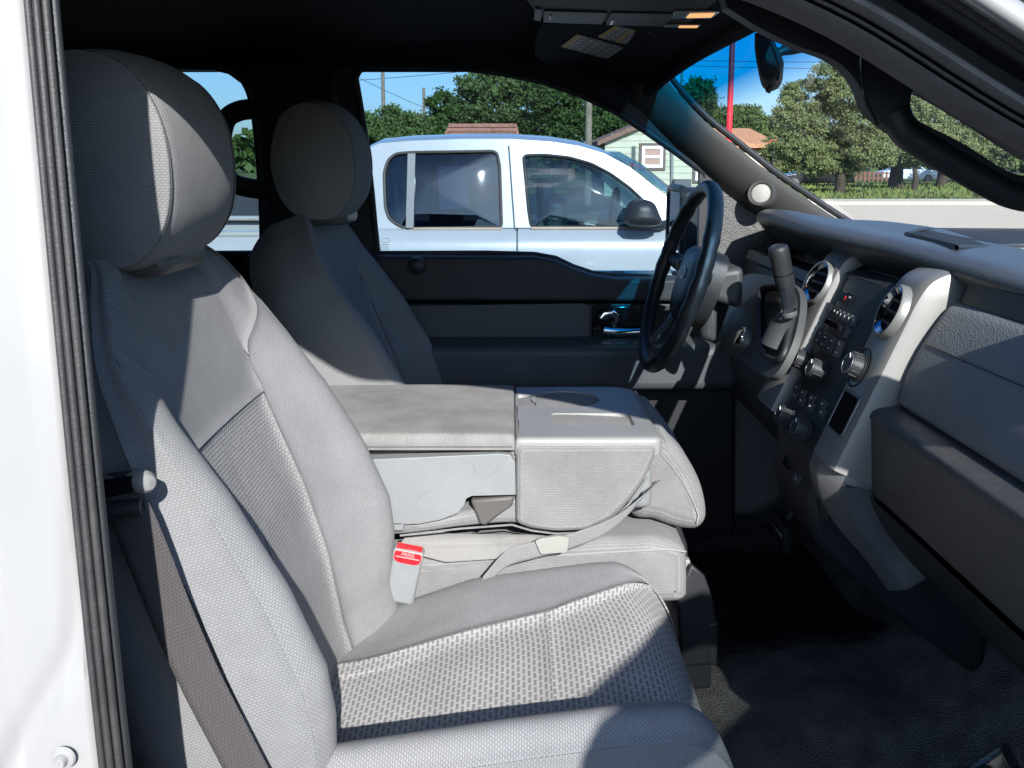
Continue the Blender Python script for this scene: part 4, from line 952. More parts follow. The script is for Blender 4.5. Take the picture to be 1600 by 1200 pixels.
# side skirt of the stack down to the tunnel
finish('stack_skirt', MB().poly([(.455, -.10, 1.10), (.47, -.10, 1.04), (.53, -.10, .98), (.62, -.10, .90), (.75, -.10, .80), (.75, -.10, 1.25), (.50, -.10, 1.25)], thick=(0, .20, 0)), M['black'], dash, bevel=.012)
# --- driver side: cluster, column opening panel, knee bolster
face('knee_bolster', [(.56, 1.40), (.53, 1.30), (.50, 1.17), (.54, 1.06), (.64, .98), (.70, 1.35)], .125, .735, M['doorgrey'], .012)
clu = finish('gauge_cluster', MB().poly([(.655, .20, 1.40), (.655, .62, 1.40), (.67, .62, 1.485), (.67, .20, 1.485)], thick=(.02, 0, 0)), M['gloss'], dash)
for y in (.29, .40, .52):
    finish('gauge_ring', MB().tube([(.652+.0, y+.042*math.cos(a), 1.442+.038*math.sin(a)) for a in np.linspace(0, 2*math.pi, 28, endpoint=False)], .003, 8, closed=True), M['chrome'], clu)
face('cluster_hood_inner', [(.55, 1.42), (.66, 1.40), (.66, 1.39), (.54, 1.40)], .18, .66, M['black'], .002)

# ================================================================== steering wheel and column
sw = thing('steering_wheel', 'black leather steering wheel with silver badge in front of the driver seat', 'steering wheel')
wc = Vector((.338, .395, 1.390)); wu = Vector((.30, 0, .954)).normalized(); wy = Vector((0, 1, 0)); wn_ = Vector((-.954, 0, .30)).normalized()
rw = .1875
pth = [wc+(wu*math.cos(a)+wy*math.sin(a))*rw for a in np.linspace(0, 2*math.pi, 96, endpoint=False)]
rr_ = [.0155+.0012*math.cos(a*24)*(1 if .5 < (a % math.pi) < 2.2 else 0) for a in np.linspace(0, 2*math.pi, 96, endpoint=False)]
finish('rim', MB().tube([tuple(q) for q in pth], rr_, 14, closed=True), M['leather'], sw)
def wp(u, y, n=0): return wc+wu*u+wy*y+wn_*n
hubp = [(.062, -.070), (.070, 0), (.062, .070), (.0, .085), (-.055, .070), (-.085, .03), (-.085, -.03), (-.055, -.070), (0, -.085)]
G = []
for k, n_ in ((1, -.045), (1, -.01), (.97, .004), (.85, .013), (.5, .018), (.02, .019)):
    c2 = ccr(np.array(hubp), 48)*k; G.append([tuple(wp(a, b, n_-.024)) for a, b in c2])
finish('airbag_pad', MB().grid(np.array(G), close_v=True), M['leather'], sw, angle=50)
bd = [tuple(wp(.012+.013*math.sin(a), .033*math.cos(a), -.0055)) for a in np.linspace(0, 2*math.pi, 28, endpoint=False)]
finish('badge', MB().poly(bd, thick=tuple(wn_*.002)), M['chrome'], sw, bevel=.0006)
bd = [tuple(wp(.012+.0105*math.sin(a), .029*math.cos(a), -.0032)) for a in np.linspace(0, 2*math.pi, 28, endpoint=False)]
finish('badge_field', MB().poly(bd), plain('badge_blue', (.02, .06, .25), .25), sw, smooth=False)
for sg in (-1, 1):
    finish('spoke', MB().tube([tuple(wp(.012, sg*.06, -.034)), tuple(wp(.020, sg*.12, -.026)), tuple(wp(.025, sg*.185, -.002))], [.026, .020, .014], 12, flat=.5, up=wu), M['leather'], sw)
    finish('spoke_control', MB().box(tuple(wp(.018, sg*.105, -.016)), (.006, .018, .012)), M['btn'], sw, bevel=.002)
    finish('lower_spoke', MB().tube([tuple(wp(-.05, sg*.045, -.036)), tuple(wp(-.11, sg*.07, -.026)), tuple(wp(-.165, sg*.085, -.003))], [.02, .015, .013], 12, flat=.5, up=wy), M['silver_d'], sw)
# column shroud: tapering box behind the wheel
def shroud(name, z0, z1, y0, y1, x0, x1, mat, bev=.014, dz=0):
    vs = [(x0, y0+.01, z0), (x0, y1-.01, z0), (x0, y1-.01, z1-.01), (x0, y0+.01, z1-.01), (x1, y0, z0-.02+dz), (x1, y1, z0-.02+dz), (x1, y1, z1+.0+dz), (x1, y0, z1+.0+dz)]
    return finish(name, MB().add(vs, [(0, 1, 2, 3), (7, 6, 5, 4), (0, 4, 5, 1), (1, 5, 6, 2), (2, 6, 7, 3), (3, 7, 4, 0)]), mat, col_, bevel=bev, seg=4)
col_ = thing('steering_column', 'grey steering column shroud with ignition lock and column gear lever', 'steering column')
shroud('upper_shroud', 1.352, 1.418, .33, .49, .385, .455, M['col'])
shroud('lower_shroud', 1.262, 1.351, .378, .475, .385, .418, M['col'], dz=.01)
# grey housing carrying the ignition lock and lever gate
hpn = [(1150, 440), (1170, 428), (1205, 432), (1235, 442), (1250, 462), (1246, 510), (1230, 556), (1208, 588), (1190, 585), (1150, 560), (1118, 545), (1128, 510), (1140, 475)]
hq = [hit(*q, (1, .0, -.5), .47-.5*1.33) for q in hpn]
hs_ = finish('column_housing', MB().poly([tuple(q) for q in cr(np.array(hq+[hq[0]]), np.linspace(0, len(hq), 80, endpoint=False))], thick=(.012, 0, -.005)), M['colg'], col_, bevel=.006, seg=4, angle=50)
Hn = Vector((-1, 0, .5)).normalized()
def hh(px, py, off=0): return Vector(hit(px, py, (1, 0, -.5), .47-.5*1.33-off*1.118))
ig = disc('ignition_lock', hh(1157, 528, .012), Hn, [(.0245, -.014), (.0225, -.002), (.022, .003), (.019, .005), (.0175, .003)], M['silver_d'], col_)
disc('lock_cylinder', hh(1157, 528, .014), Hn, [(.0165, -.002), (.0155, .004), (.012, .0045), (.0003, .0045)], M['chrome'], ig)
finish('key_slot', MB().box(tuple(hh(1157, 528, .0193)), (.0012, .0012, .005)), M['gloss'], ig)
# lever gate: looped rubber frame and boot
gl = [hh(*q, .006) for q in [(1190, 452), (1186, 480), (1186, 515), (1188, 540), (1200, 558), (1216, 562), (1226, 550), (1233, 520), (1240, 490), (1241, 468), (1230, 452), (1210, 446)]]
gt = finish('lever_gate', MB().tube([tuple(q) for q in ccr(np.array([tuple(v) for v in gl]), 60)], .0062, 10, closed=True), M['black'], col_)
gp_ = [hh(*q, .002) for q in [(1192, 455), (1188, 515), (1200, 553), (1216, 557), (1225, 545), (1236, 490), (1237, 470), (1228, 456), (1210, 450)]]
finish('gate_floor', MB().poly([tuple(q) for q in gp_]), M['gloss'], gt, smooth=False)
lv0 = np.array(hh(1226, 545, .010)); lv1 = np.array(hh(1231, 492, .022)); 
bt = [np.array(hh(1212, 540, .006)), np.array(hh(1222, 510, .014)), np.array(hh(1231, 488, .024))]
finish('lever_boot', MB().tube([tuple(q) for q in bt], [.026, .022, .011], 14), M['col'], gt)
ltop = ay(1216, 388, .165); lmid = ay(1229, 455, .175); lbase = np.array(hh(1233, 490, .026))
lev = finish('gear_lever', MB().tube([tuple(lbase), tuple(lbase*.6+lmid*.4), tuple(lmid)], [.0095, .010, .0125], 14), M['black'], col_)
ax3 = Vector(ltop-lmid).normalized(); Lh = (Vector(ltop)-Vector(lmid)).length
disc('lever_knob', lmid, ax3, [(.0125, -.01), (.0165, .012), (.0175, .03), (.0178, Lh*.8), (.0178, Lh*.96), (.0165, Lh*1.03), (.0145, Lh*1.05), (.0135, Lh*1.035), (.0003, Lh*1.035)], M['black'], lev, 32)
disc('knob_joint', lmid+np.array(ax3)*Lh*.42, ax3, [(.0179, -.0012), (.0184, 0), (.0179, .0012)], M['gloss'], lev, 28)
disc('lever_ferrule', lbase, ax3, [(.0125, -.004), (.0135, 0), (.0125, .005)], M['silver_d'], lev, 24)

# ================================================================== roof fittings
oc = thing('overhead_console', 'dark overhead console with push lids and orange glowing map lamp on the headliner', 'overhead console')
zo = 1.842
ocp = [az(*q, zo) for q in [(800, -20), (838, 28), (852, 33), (1100, 41), (1122, 36), (1138, 14), (1142, -20)]]
finish('console_body', MB().poly([tuple(q) for q in ocp], thick=(0, 0, .04)), M['trim'], oc, bevel=.012, seg=4)
def opl(name, pix, mat, off=.0025, bev=.0015, parent=None):
    return finish(name, MB().poly([tuple(az(*q, zo-.0005)) for q in pix], thick=(0, 0, -off)), mat, parent or oc, bevel=bev)
ocm = plain('overhead_lid', (.10, .10, .105), .45, grain=.3)
opl('storage_lid', [(850, 15), (949, 18), (941, 36), (849, 33)], ocm); opl('storage_lid', [(955, 18), (1052, 20), (1040, 39), (946, 37)], ocm)
opl('side_cap', [(836, 11), (847, 13), (845, 31), (834, 29)], ocm)
for q in ([(858, 20), (862, 20), (861, 28), (857, 28)], [(955, 27), (960, 27), (957, 34), (952, 34)]): opl('lid_catch', q, M['lens'], .005)
opl('lamp_lens', [(1054, 16), (1135, 15), (1128, 26), (1048, 26)], M['lens'], .003)
opl('map_lamp', [(1078, 18), (1118, 17), (1112, 23), (1072, 24)], M['lamp'], .0045)
opl('map_lamp', [(1062, 37), (1092, 37), (1090, 39.5), (1060, 39.5)], M['lamp'], .0045); opl('lamp_lens', [(1044, 36.5), (1110, 36), (1104, 40), (1036, 40)], M['lens'], .003)
sv = thing('sun_visor', 'dark driver sun visor folded up with two white and yellow warning labels', 'sun visor')
def vis(px, py, off=0): return hit(px, py, (-.10, .05, 1), 1.846-off)
vp = [(846, 38), (838, 62), (842, 92), (905, 112), (985, 122), (1032, 108), (1066, 64), (1062, 44), (1020, 40)]
vq = [vis(*q) for q in vp]; finish('visor_body', MB().poly([tuple(q) for q in cr(np.array(vq+[vq[0]]), np.linspace(0, len(vq), 60, endpoint=False))], thick=(0, 0, .014)), M['head'], sv, bevel=.006, seg=3)
def lab_mat(name, yellow, rows):
    t = NT(name); uv = t.n('UVMap'); s2 = t.n('SeparateXYZ'); t.l(uv.outputs[0], s2.inputs[0])
    br = t.n('TexBrick'); br.inputs['Scale'].default_value = rows; br.inputs['Brick Width'].default_value = 2.6; br.inputs['Row Height'].default_value = 1.0; br.inputs['Mortar Size'].default_value = .22; br.inputs['Mortar Smooth'].default_value = .2
    br.inputs['Color1'].default_value = (.08, .08, .08, 1); br.inputs['Color2'].default_value = (.18, .18, .18, 1); br.inputs['Mortar'].default_value = (.62, .61, .58, 1)
    t.l(uv.outputs[0], br.inputs['Vector'])
    c = br.outputs['Color']
    for a, b in yellow:
        m1 = t.n('Math', operation='GREATER_THAN'); m1.inputs[1].default_value = a; t.l(s2.outputs['X'], m1.inputs[0])
        m2 = t.n('Math', operation='LESS_THAN'); m2.inputs[1].default_value = b; t.l(s2.outputs['X'], m2.inputs[0])
        mm = t.n('Math', operation='MULTIPLY'); t.l(m1.outputs[0], mm.inputs[0]); t.l(m2.outputs[0], mm.inputs[1]); c = t.mix(mm.outputs[0], c, (.62, .45, .10))
    t.l(c, t.b.inputs['Base Color']); t.b.inputs['Roughness'].default_value = .5; return t.m
def sticker(name, q, mat):
    P = [vis(*p, .0022) for p in q]; mb = MB().add([tuple(p) for p in P], [(0, 1, 2, 3)], [(0, 0), (1, 0), (1, 1), (0, 1)])
    mb.add([tuple(p+np.array((0, 0, .0015))) for p in P], [(3, 2, 1, 0)], [(0, 0), (1, 0), (1, 1), (0, 1)]); finish(name, mb, mat, sv, smooth=False, merge=False)
sticker('warning_label', [(877, 73), (955, 94), (983, 77), (901, 54)], lab_mat('label_print_a', [(-.1, .10)], 9))
sticker('warning_label', [(934, 58), (990, 73), (1016, 53), (962, 40)], lab_mat('label_print_b', [(-.1, .12), (.45, .56)], 8))
finish('visor_clip', MB().tube([tuple(vis(*q, .006)) for q in [(1012, 46), (1030, 50), (1046, 52)]], .006, 8), M['black'], sv)
rm = thing('rear_view_mirror', 'black rear-view mirror hanging on its stalk from the windshield', 'mirror')
mc = ay(1199, 104, .0)
prof_ = [(1181, 64), (1192, 62), (1203, 64), (1210, 75), (1215, 86), (1222, 100), (1224, 112), (1219, 126), (1210, 133), (1200, 134), (1190, 127), (1184, 108), (1181, 85)]
P = [ay(*q, -.02) for q in prof_]; P = cr(np.array(P+[P[0]]), np.linspace(0, len(P), 60, endpoint=False)); cM = P.mean(0)
rows = []
for k, y in ((.75, -.125), (.93, -.118), (1, -.10), (1, .08), (.95, .105), (.75, .12)): rows.append([tuple(cM+(p-cM)*k+np.array((.29*(y+.02), y+.02, 0))) for p in P])
mb = MB().grid(np.array(rows), close_v=True)
mb.poly(rows[0]); mb.poly(rows[-1]); finish('mirror_housing', mb, plain('mirror_shell', (.02, .021, .023), .65, spec=.25), rm, angle=50)
finish('mirror_stalk', MB().tube([tuple(ay(*q, .0)) for q in [(1212, 84), (1222, 80), (1234, 75), (1246, 70), (1262, 58)]], [.008, .007, .011, .014, .013], 12), M['black'], rm)
finish('dimmer_tab', MB().tube([tuple(ay(*q, -.03)) for q in [(1207, 132), (1203, 138), (1199, 144)]], [.006, .005, .004], 10), M['black'], rm)
finish('bezel_seam', MB().tube([tuple(ay(*q, -.146)) for q in [(1204, 68), (1212, 88), (1219, 108), (1214, 126)]], .0015, 6), M['gloss'], rm)
# brake pedal glimpsed in the driver's footwell
pe = thing('brake_pedal', 'worn brake pedal pad glimpsed in the dark driver footwell', 'pedal')
pc0 = np.array((.56, .36, .86))
finish('pedal_pad', MB().box(tuple(pc0), (.012, .05, .03)), M['black'], pe, bevel=.006); finish('pedal_arm', MB().tube([tuple(pc0+np.array((.01, 0, .02))), tuple(pc0+np.array((.08, 0, .16))), tuple(pc0+np.array((.12, 0, .3)))], .009, 8), M['steel'], pe)
finish('pedal_strip', MB().box(tuple(pc0+np.array((-.012, 0, .004))), (.0015, .045, .006)), M['chrome'], pe, bevel=.001)
# crumpled clear plastic sheet at the passenger sill
ps = thing('plastic_sheet', 'crumpled clear plastic floor protector lying on the dark carpet', 'plastic sheet')
n = 40; G = np.zeros((n, n, 3))
for i, a in enumerate(np.linspace(0, 1, n)):
    for j, b in enumerate(np.linspace(0, 1, n)):
        x = .36+.36*a; y = -.62+.395*b+.012*math.sin(a*9); z = crz(x, y)+.010+.004*math.sin(a*13+b*5)*math.sin(b*6+a*4)+.0015*math.sin(a*31+b*21); G[i, j] = (x, y, z)
finish('sheet', MB().grid(G), M['plasticwrap'], ps, angle=80, solid=.0008)

# ================================================================== outside
def gmat(name, c1, c2, sc1, sc2, bump=.5, bd=.02, rough=.95):
    c1 = sc(c1, .8); c2 = sc(c2, .8); t = NT(name); a = t.noise(sc1, 8, rough=.7); b = t.noise(sc2, 4)
    c = t.mix(b, t.ramp(a, [(.3, c1), (.7, c2)]), t.ramp(a, [(.3, sc(c1, .8)), (.7, sc(c2, 1.1))])); t.l(c, t.b.inputs['Base Color']); t.b.inputs['Roughness'].default_value = rough
    t.b.inputs['Specular IOR Level'].default_value = .2; t.bump(a, bump, bd); return t.m
asph = gmat('lot_asphalt', (.05, .052, .055), (.10, .102, .105), 30, .15)
road_m = gmat('road_asphalt', (.66, .58, .46), (.80, .71, .57), 14, .1)
conc = gmat('concrete', (.60, .54, .43), (.72, .66, .54), 8, .3)
grass_m = gmat('grass_ground', (.07, .11, .03), (.15, .19, .06), 3.0, .12)
def sheet(name, poly, z, mat): return tag(finish(name, MB().poly([(x, y, z) for x, y in poly]), mat, smooth=False), kind='structure')
sheet('ground', [(-400, -60), (400, -60), (400, 700), (-400, 700)], 0, asph)
tag(bpy.data.objects['ground'], 'grey asphalt lot and land reaching to the horizon')
sheet('road', [(4, 2), (80, 2), (80, 33), (4, 33)], .004, road_m)
k_ = finish('kerb', MB().bb(4, 90, 32.6, 35.2, 0, .14), conc, bevel=.03); tag(k_, kind='structure')
sheet('lane_line', [(6, 26.0), (80, 26.0), (80, 26.15), (6, 26.15)], .008, plain('lane_paint', (.75, .74, .70), .6))
lw = finish('lawn', MB().bb(4, 140, 35.2, 120, 0, .13), grass_m); tag(lw, kind='structure')
lw = finish('far_verge', MB().bb(-120, 4, 46, 160, 0, .1), grass_m); tag(lw, kind='structure')
# grass blades on the verge seen through the windshield
nb2 = 9000; gx = RNG.uniform(8, 40, nb2); gy = RNG.uniform(35.4, 62, nb2)**1.0; hh_ = RNG.uniform(.06, .22, nb2); an = RNG.uniform(0, 6.28, nb2)
V = np.zeros((nb2, 3, 3)); V[:, 0] = np.stack([gx-np.cos(an)*.06, gy-np.sin(an)*.06, 0*gx+.13], 1); V[:, 1] = np.stack([gx+np.cos(an)*.06, gy+np.sin(an)*.06, 0*gx+.13], 1); V[:, 2] = np.stack([gx+RNG.uniform(-.08, .08, nb2), gy, .13+hh_], 1)
g_ = finish('grass', MB().add(V.reshape(-1, 3), [(3*i, 3*i+1, 3*i+2) for i in range(nb2)]), gmat('grass_blade', (.10, .15, .035), (.20, .24, .08), .6, .1, 0), smooth=False, merge=False); tag(g_, 'short green grass on the verge under the pine trees', 'grass', kind='stuff')

# --- trees: trunk, limbs and leaf clumps
def leaf_mat(name, a, b, c):
    a, b, c = sc(a, .82), sc(b, .82), sc(c, .82); t = NT(name); n1 = t.noise(.35, 3); n2 = t.noise(3.5, 3)
    col = t.mix(n2, t.ramp(n1, [(.35, a), (.6, b)]), c); t.l(col, t.b.inputs['Base Color']); t.b.inputs['Roughness'].default_value = .6; t.b.inputs['Specular IOR Level'].default_value = .2
    tl = t.n('BsdfTranslucent'); t.l(col, tl.inputs[0]); mx = t.n('MixShader'); mx.inputs[0].default_value = .25; t.l(t.b.outputs[0], mx.inputs[1]); t.l(tl.outputs[0], mx.inputs[2]); t.l(mx.outputs[0], t.out.inputs[0]); return t.m
LM = {'dark': leaf_mat('leaf_dark', (.03, .062, .017), (.06, .115, .028), (.095, .16, .042)), 'mid': leaf_mat('leaf_mid', (.045, .09, .022), (.09, .15, .04), (.14, .20, .065)), 'pine': leaf_mat('leaf_pine', (.11, .155, .05), (.20, .255, .095), (.31, .35, .16))}
bark = gmat('bark', (.035, .028, .02), (.09, .075, .06), 6, .5)
def tree(name, label, base, blobs, n, size, mat, trunk_r, group=None, cat='tree', trunk_top=None, flat=.6):
    """blobs: (dx, dy, z, rx, ry, rz); n leaf clumps over them"""
    T = thing(name, label, cat, group); bx_, by_ = base
    B = np.array(blobs, float); w = (B[:, 3]*B[:, 4]*B[:, 5])**(.8); w /= w.sum(); idx = RNG.choice(len(B), n, p=w); b = B[idx]
    d = RNG.normal(size=(n, 3)); d /= np.linalg.norm(d, axis=1)[:, None]; r = RNG.uniform(.45, 1.06, n)**.6
    lump = 1+.22*np.sin(d[:, 0]*7+idx)*np.sin(d[:, 2]*6+idx*2)
    C = np.stack([bx_+b[:, 0], by_+b[:, 1], b[:, 2]], 1)+d*(r*lump)[:, None]*b[:, 3:6]
    # gather the leaves into boughs: pull each towards the nearest of a set of bough centres
    nb_ = max(24, n//95); bi = RNG.choice(n, nb_, replace=False); BC = C[bi]; near = np.argmin(((C[:, None, :]-BC[None])**2).sum(2), 1) if n*nb_ < 9e6 else np.concatenate([np.argmin(((q[:, None, :]-BC[None])**2).sum(2), 1) for q in np.array_split(C, 12)])
    C = BC[near]+(C-BC[near])*RNG.uniform(.45, .95, n)[:, None]*np.array((1, 1, .75))
    C = C[C[:, 2] > .5]; n = len(C); k = 5
    # each clump: k small leaf faces
    o = RNG.normal(size=(n, k, 3))*size*.55; cc = C[:, None]+o; cc = cc.reshape(-1, 3); m = len(cc)
    u = RNG.normal(size=(m, 3)); u /= np.linalg.norm(u, axis=1)[:, None]; v = np.cross(u, RNG.normal(size=(m, 3))); v /= np.linalg.norm(v, axis=1)[:, None]
    s_ = RNG.uniform(.3, 1.15, m)[:, None]*size*.55
    V = np.stack([cc-u*s_, cc-v*s_*flat, cc+u*s_, cc+v*s_*flat], 1).reshape(-1, 3)
    me = bpy.data.meshes.new('crown'); me.vertices.add(4*m); me.vertices.foreach_set('co', V.ravel()); me.loops.add(4*m); me.loops.foreach_set('vertex_index', np.arange(4*m)); me.polygons.add(m); me.polygons.foreach_set('loop_start', np.arange(0, 4*m, 4)); me.update(); me.validate()
    me.materials.append(mat); cr_ = bpy.data.objects.new('crown', me); COL.objects.link(cr_); cr_.parent = T
    top = trunk_top or max(B[:, 2]); tb_ = MB(); tb_.tube([(bx_, by_, -.1), (bx_+.05, by_, top*.35), (bx_-.08, by_+.1, top*.7), (bx_, by_, top*.95)], [trunk_r*1.25, trunk_r*.9, trunk_r*.55, trunk_r*.12], 10)
    tk = finish('trunk', tb_, bark, T)
    for q in B[:12]:
        finish('limb', MB().tube([(bx_, by_, min(top*.6, max(.8, q[2]-q[5]*.8))), (bx_+q[0]*.5, by_+q[1]*.5, q[2]-q[5]*.35), (bx_+q[0]*.9, by_+q[1]*.9, q[2])], [trunk_r*.4, trunk_r*.25, trunk_r*.08], 6), bark, tk)
    return T
def W(px, py, depth): return ay(px, py, CAM[1]+depth)
def blobs_px(base_px, depth, lst):
    """lst: (px, py, rpx, rpy): crown lobes measured in the view, given depth of their own"""
    b0 = W(base_px, 300, depth); k = depth/F_PX; out = []
    for i, (x, y, rx, rz) in enumerate(lst):
        p = W(x, y, depth); out.append((p[0]-b0[0], (i % 3-1)*rx*k*.5, p[2], rx*k, rx*k*.9, rz*k))
    return (b0[0], b0[1]), out
def tp(name, label, base_px, depth, lst, n, size, mat, tr, group=None):
    b, bl = blobs_px(base_px, depth, lst); return tree(name, label, b, bl, n, size, LM[mat], tr, group)
gA = 'trees behind the houses'
tp('leafy_tree', 'low bushy green tree behind the driver headrest', 610, 62, [(585, 195, 30, 25), (615, 190, 30, 25), (650, 200, 26, 22), (610, 220, 50, 25), (560, 215, 30, 25)], 3200, .30, 'mid', .25, gA)
tp('leafy_tree', 'slim grey-green tree left of the tall leafy trees', 690, 78, [(690, 165, 22, 24), (700, 190, 24, 28), (680, 195, 20, 25), (692, 215, 30, 20)], 2000, .32, 'dark', .25, gA)
tp('leafy_tree', 'tall broad green tree above the reddish shingle roof', 790, 80, [(750, 130, 42, 22), (790, 135, 48, 28), (730, 165, 42, 30), (775, 170, 50, 30), (735, 205, 50, 25), (800, 200, 50, 30), (830, 140, 40, 25)], 6500, .34, 'mid', .4, gA)
tp('leafy_tree', 'dark green tree beside the wooden utility pole', 880, 72, [(860, 155, 42, 34), (900, 165, 42, 36), (850, 195, 44, 30), (890, 200, 46, 30), (935, 180, 40, 30), (960, 200, 40, 26)], 6000, .30, 'dark', .35, gA)
tp('leafy_tree', 'tree top showing between house roof and windshield pillar', 1000, 84, [(985, 195, 30, 20), (1020, 190, 30, 24), (1060, 205, 36, 22)], 1800, .32, 'dark', .3, gA)
tp('leafy_tree', 'leafy tree seen through the blue tint strip of the windshield', 1088, 66, [(1085, 148, 26, 22), (1100, 165, 24, 22), (1075, 175, 26, 22), (1110, 185, 14, 18)], 2600, .28, 'mid', .25, gA)
tp('leafy_tree', 'round green tree behind the red pole', 1160, 92, [(1140, 185, 26, 18), (1165, 180, 30, 18), (1185, 190, 24, 18), (1150, 205, 40, 18), (1200, 210, 30, 20)], 2600, .34, 'mid', .3, gA)
gP = 'pine trees on the grass verge'
tp('pine_tree', 'broad sunlit pine tree filling the windshield behind the mirror', 1312, 43, [(1290, 115, 30, 24), (1310, 105, 26, 16), (1270, 150, 46, 28), (1325, 150, 46, 30), (1245, 190, 40, 28), (1295, 195, 56, 34), (1345, 195, 44, 32), (1250, 230, 46, 26), (1300, 240, 60, 26), (1350, 235, 44, 28), (1275, 262, 40, 14), (1330, 264, 36, 14), (1225, 165, 16, 12), (1375, 170, 16, 14), (1238, 140, 14, 10), (1358, 130, 14, 10)], 26000, .115, 'pine', .20, gP)
tp('pine_tree', 'pine tree with a thick trunk beyond the grab handle', 1398, 50, [(1400, 170, 40, 30), (1430, 190, 40, 30), (1390, 215, 36, 26), (1440, 225, 40, 24), (1410, 245, 40, 16)], 11000, .14, 'pine', .34, gP)
tp('pine_tree', 'slender forked pine between the two thick trunks', 1428, 48, [(1425, 235, 22, 16), (1440, 240, 18, 14)], 900, .18, 'pine', .15, gP)
tp('pine_tree', 'pine tree seen through the grab handle opening', 1470, 56, [(1460, 190, 36, 30), (1490, 200, 40, 34), (1520, 215, 36, 30), (1480, 235, 44, 20)], 9000, .15, 'pine', .28, gP)
tp('pine_tree', 'distant pine at the windshield edge past the grab handle', 1560, 66, [(1550, 190, 50, 40), (1590, 205, 44, 36), (1630, 200, 50, 40), (1560, 240, 50, 20)], 5000, .24, 'pine', .3, gP)
tp('pine_tree', 'shrubby pine growing between the sedan and the fence', 1215, 55, [(1225, 245, 26, 22), (1205, 235, 22, 20)], 1400, .18, 'pine', .15, gP)
# hedge line far away closing the view along the horizon
hb_ = MB(); tr2 = []
tn = 9000; hx_ = RNG.uniform(-120, 190, tn); hz_ = RNG.uniform(0, 1, tn)**.7*(3.8+1.3*np.sin(hx_*.31)+.9*np.sin(hx_*.83+1)); hy_ = 125+RNG.uniform(0, 8, tn)
u = RNG.normal(size=(tn, 3)); u /= np.linalg.norm(u, axis=1)[:, None]; v = np.cross(u, RNG.normal(size=(tn, 3))); v /= np.linalg.norm(v, axis=1)[:, None]; cc = np.stack([hx_, hy_, hz_], 1); s_ = .75
V = np.stack([cc-u*s_, cc-v*s_, cc+u*s_, cc+v*s_], 1).reshape(-1, 3)
o = finish('treeline', MB().add(V, [tuple(range(4*i, 4*i+4)) for i in range(tn)]), LM['dark'], smooth=False, merge=False); tag(o, 'far-off green treeline along the horizon', 'treeline', kind='stuff')

# --- houses
def house_m(name, c): return plain(name, sc(c, .8), .8, wear=.08, wscale=1.5)
sid = house_m('pale_green_siding', (.62, .62, .46)); sid2 = house_m('tan_siding', (.55, .48, .36)); wfr = plain('window_frame_white', (.8, .8, .8), .5); wbr = plain('window_trim_brown', (.14, .10, .08), .7)
shing = plain('brown_shingle', (.20, .12, .085), .9, wear=.3, wscale=9); shing_r = plain('red_shingle', (.36, .17, .11), .9, wear=.35, wscale=6); shing_o = plain('orange_shingle', (.42, .22, .12), .9, wear=.3, wscale=6)
D1 = 40
h1 = thing('clapboard_house', 'pale green clapboard house with white window behind the parked pickup', 'house')
eL = W(938, 221, D1); gx0 = W(945, 240, D1)[0]; Yh = CAM[1]+D1
pk_ = W(1085, 158, D1)                                   # gable peak beyond the pillar
wl = 5.5; zE = eL[2]-.05; zP = pk_[2]; xR = gx0+wl; xM = gx0+wl/2
zP = zE+(xM-gx0)*.42
finish('wall', MB().poly([(gx0, Yh, 0), (xR, Yh, 0), (xR, Yh, zE), (xM, Yh, zP-.1), (gx0, Yh, zE)], thick=(0, 9, 0)), sid, h1)
zz = .3; i = 0
while zz < zP-.3:                                         # lapped boards, each its own strip
    if zz < zE: a_, b_ = gx0, xR
    else: f = (zz-zE)/(zP-zE); a_, b_ = gx0+(xM-gx0)*f+.1, xR-(xR-xM)*f-.1
    if b_-a_ > .5: finish('board', MB().add([(a_, Yh-.035, zz), (b_, Yh-.035, zz), (b_, Yh-.004, zz+.28), (a_, Yh-.004, zz+.28), (a_, Yh-.002, zz), (b_, Yh-.002, zz)], [(0, 1, 2, 3), (0, 4, 5, 1)]), sid, h1, smooth=False)
    zz += .28
for sg, xe in ((-1, gx0-.35), (1, xR+.35)):
    x1_ = xM; zlow = zE-.14
    finish('roof', MB().poly([(xe, Yh-.35, zlow), (x1_, Yh-.35, zP), (x1_, Yh-.35, zP+.20), (xe, Yh-.35, zlow+.20)], thick=(0, 9.8, 0)), shing, h1)
def win(px0, py0, px1, py1, parent, Yw, curtain=(.42, .26, .19)):
    a, b = ay(px0, py0, Yw), ay(px1, py1, Yw); x0, x1, z1, z0 = a[0], b[0], a[2], b[2]
    w_ = finish('window', MB().poly([(x0-.12, Yw, z0-.12), (x1+.12, Yw, z0-.12), (x1+.12, Yw, z1+.12), (x0-.12, Yw, z1+.12)], [[(x0, Yw, z0), (x1, Yw, z0), (x1, Yw, z1), (x0, Yw, z1)]], thick=(0, -.05, 0)), wbr, parent)
    t_ = .13; zm = (z0+z1)/2
    for q in ((x0, x1, z0, z0+t_), (x0, x1, z1-t_, z1), (x0, x0+t_, z0+t_, z1-t_), (x1-t_, x1, z0+t_, z1-t_), (x0+t_, x1-t_, zm-.06, zm+.06)):
        finish('sash', MB().bb(q[0], q[1], Yw-.075, Yw-.02, q[2], q[3]), wfr, w_)
    for zA, zB in ((z0+t_, zm-.06), (zm+.06, z1-t_)):
        finish('pane', MB().bb(x0+t_, x1-t_, Yw-.035, Yw-.025, zA, zB), plain('blind', curtain, .4, wear=.2, wscale=12), w_)
win(1003, 228, 1035, 262, h1, Yh-.04); win(1087, 248, 1119, 282, h1, Yh-.04, (.5, .5, .52))
finish('downpipe', MB().tube([tuple(ay(1050, 225, Yh-.1)), tuple(ay(1050, 300, Yh-.1))], .07, 8), plain('pipe_grey', (.25, .27, .24), .6), h1)
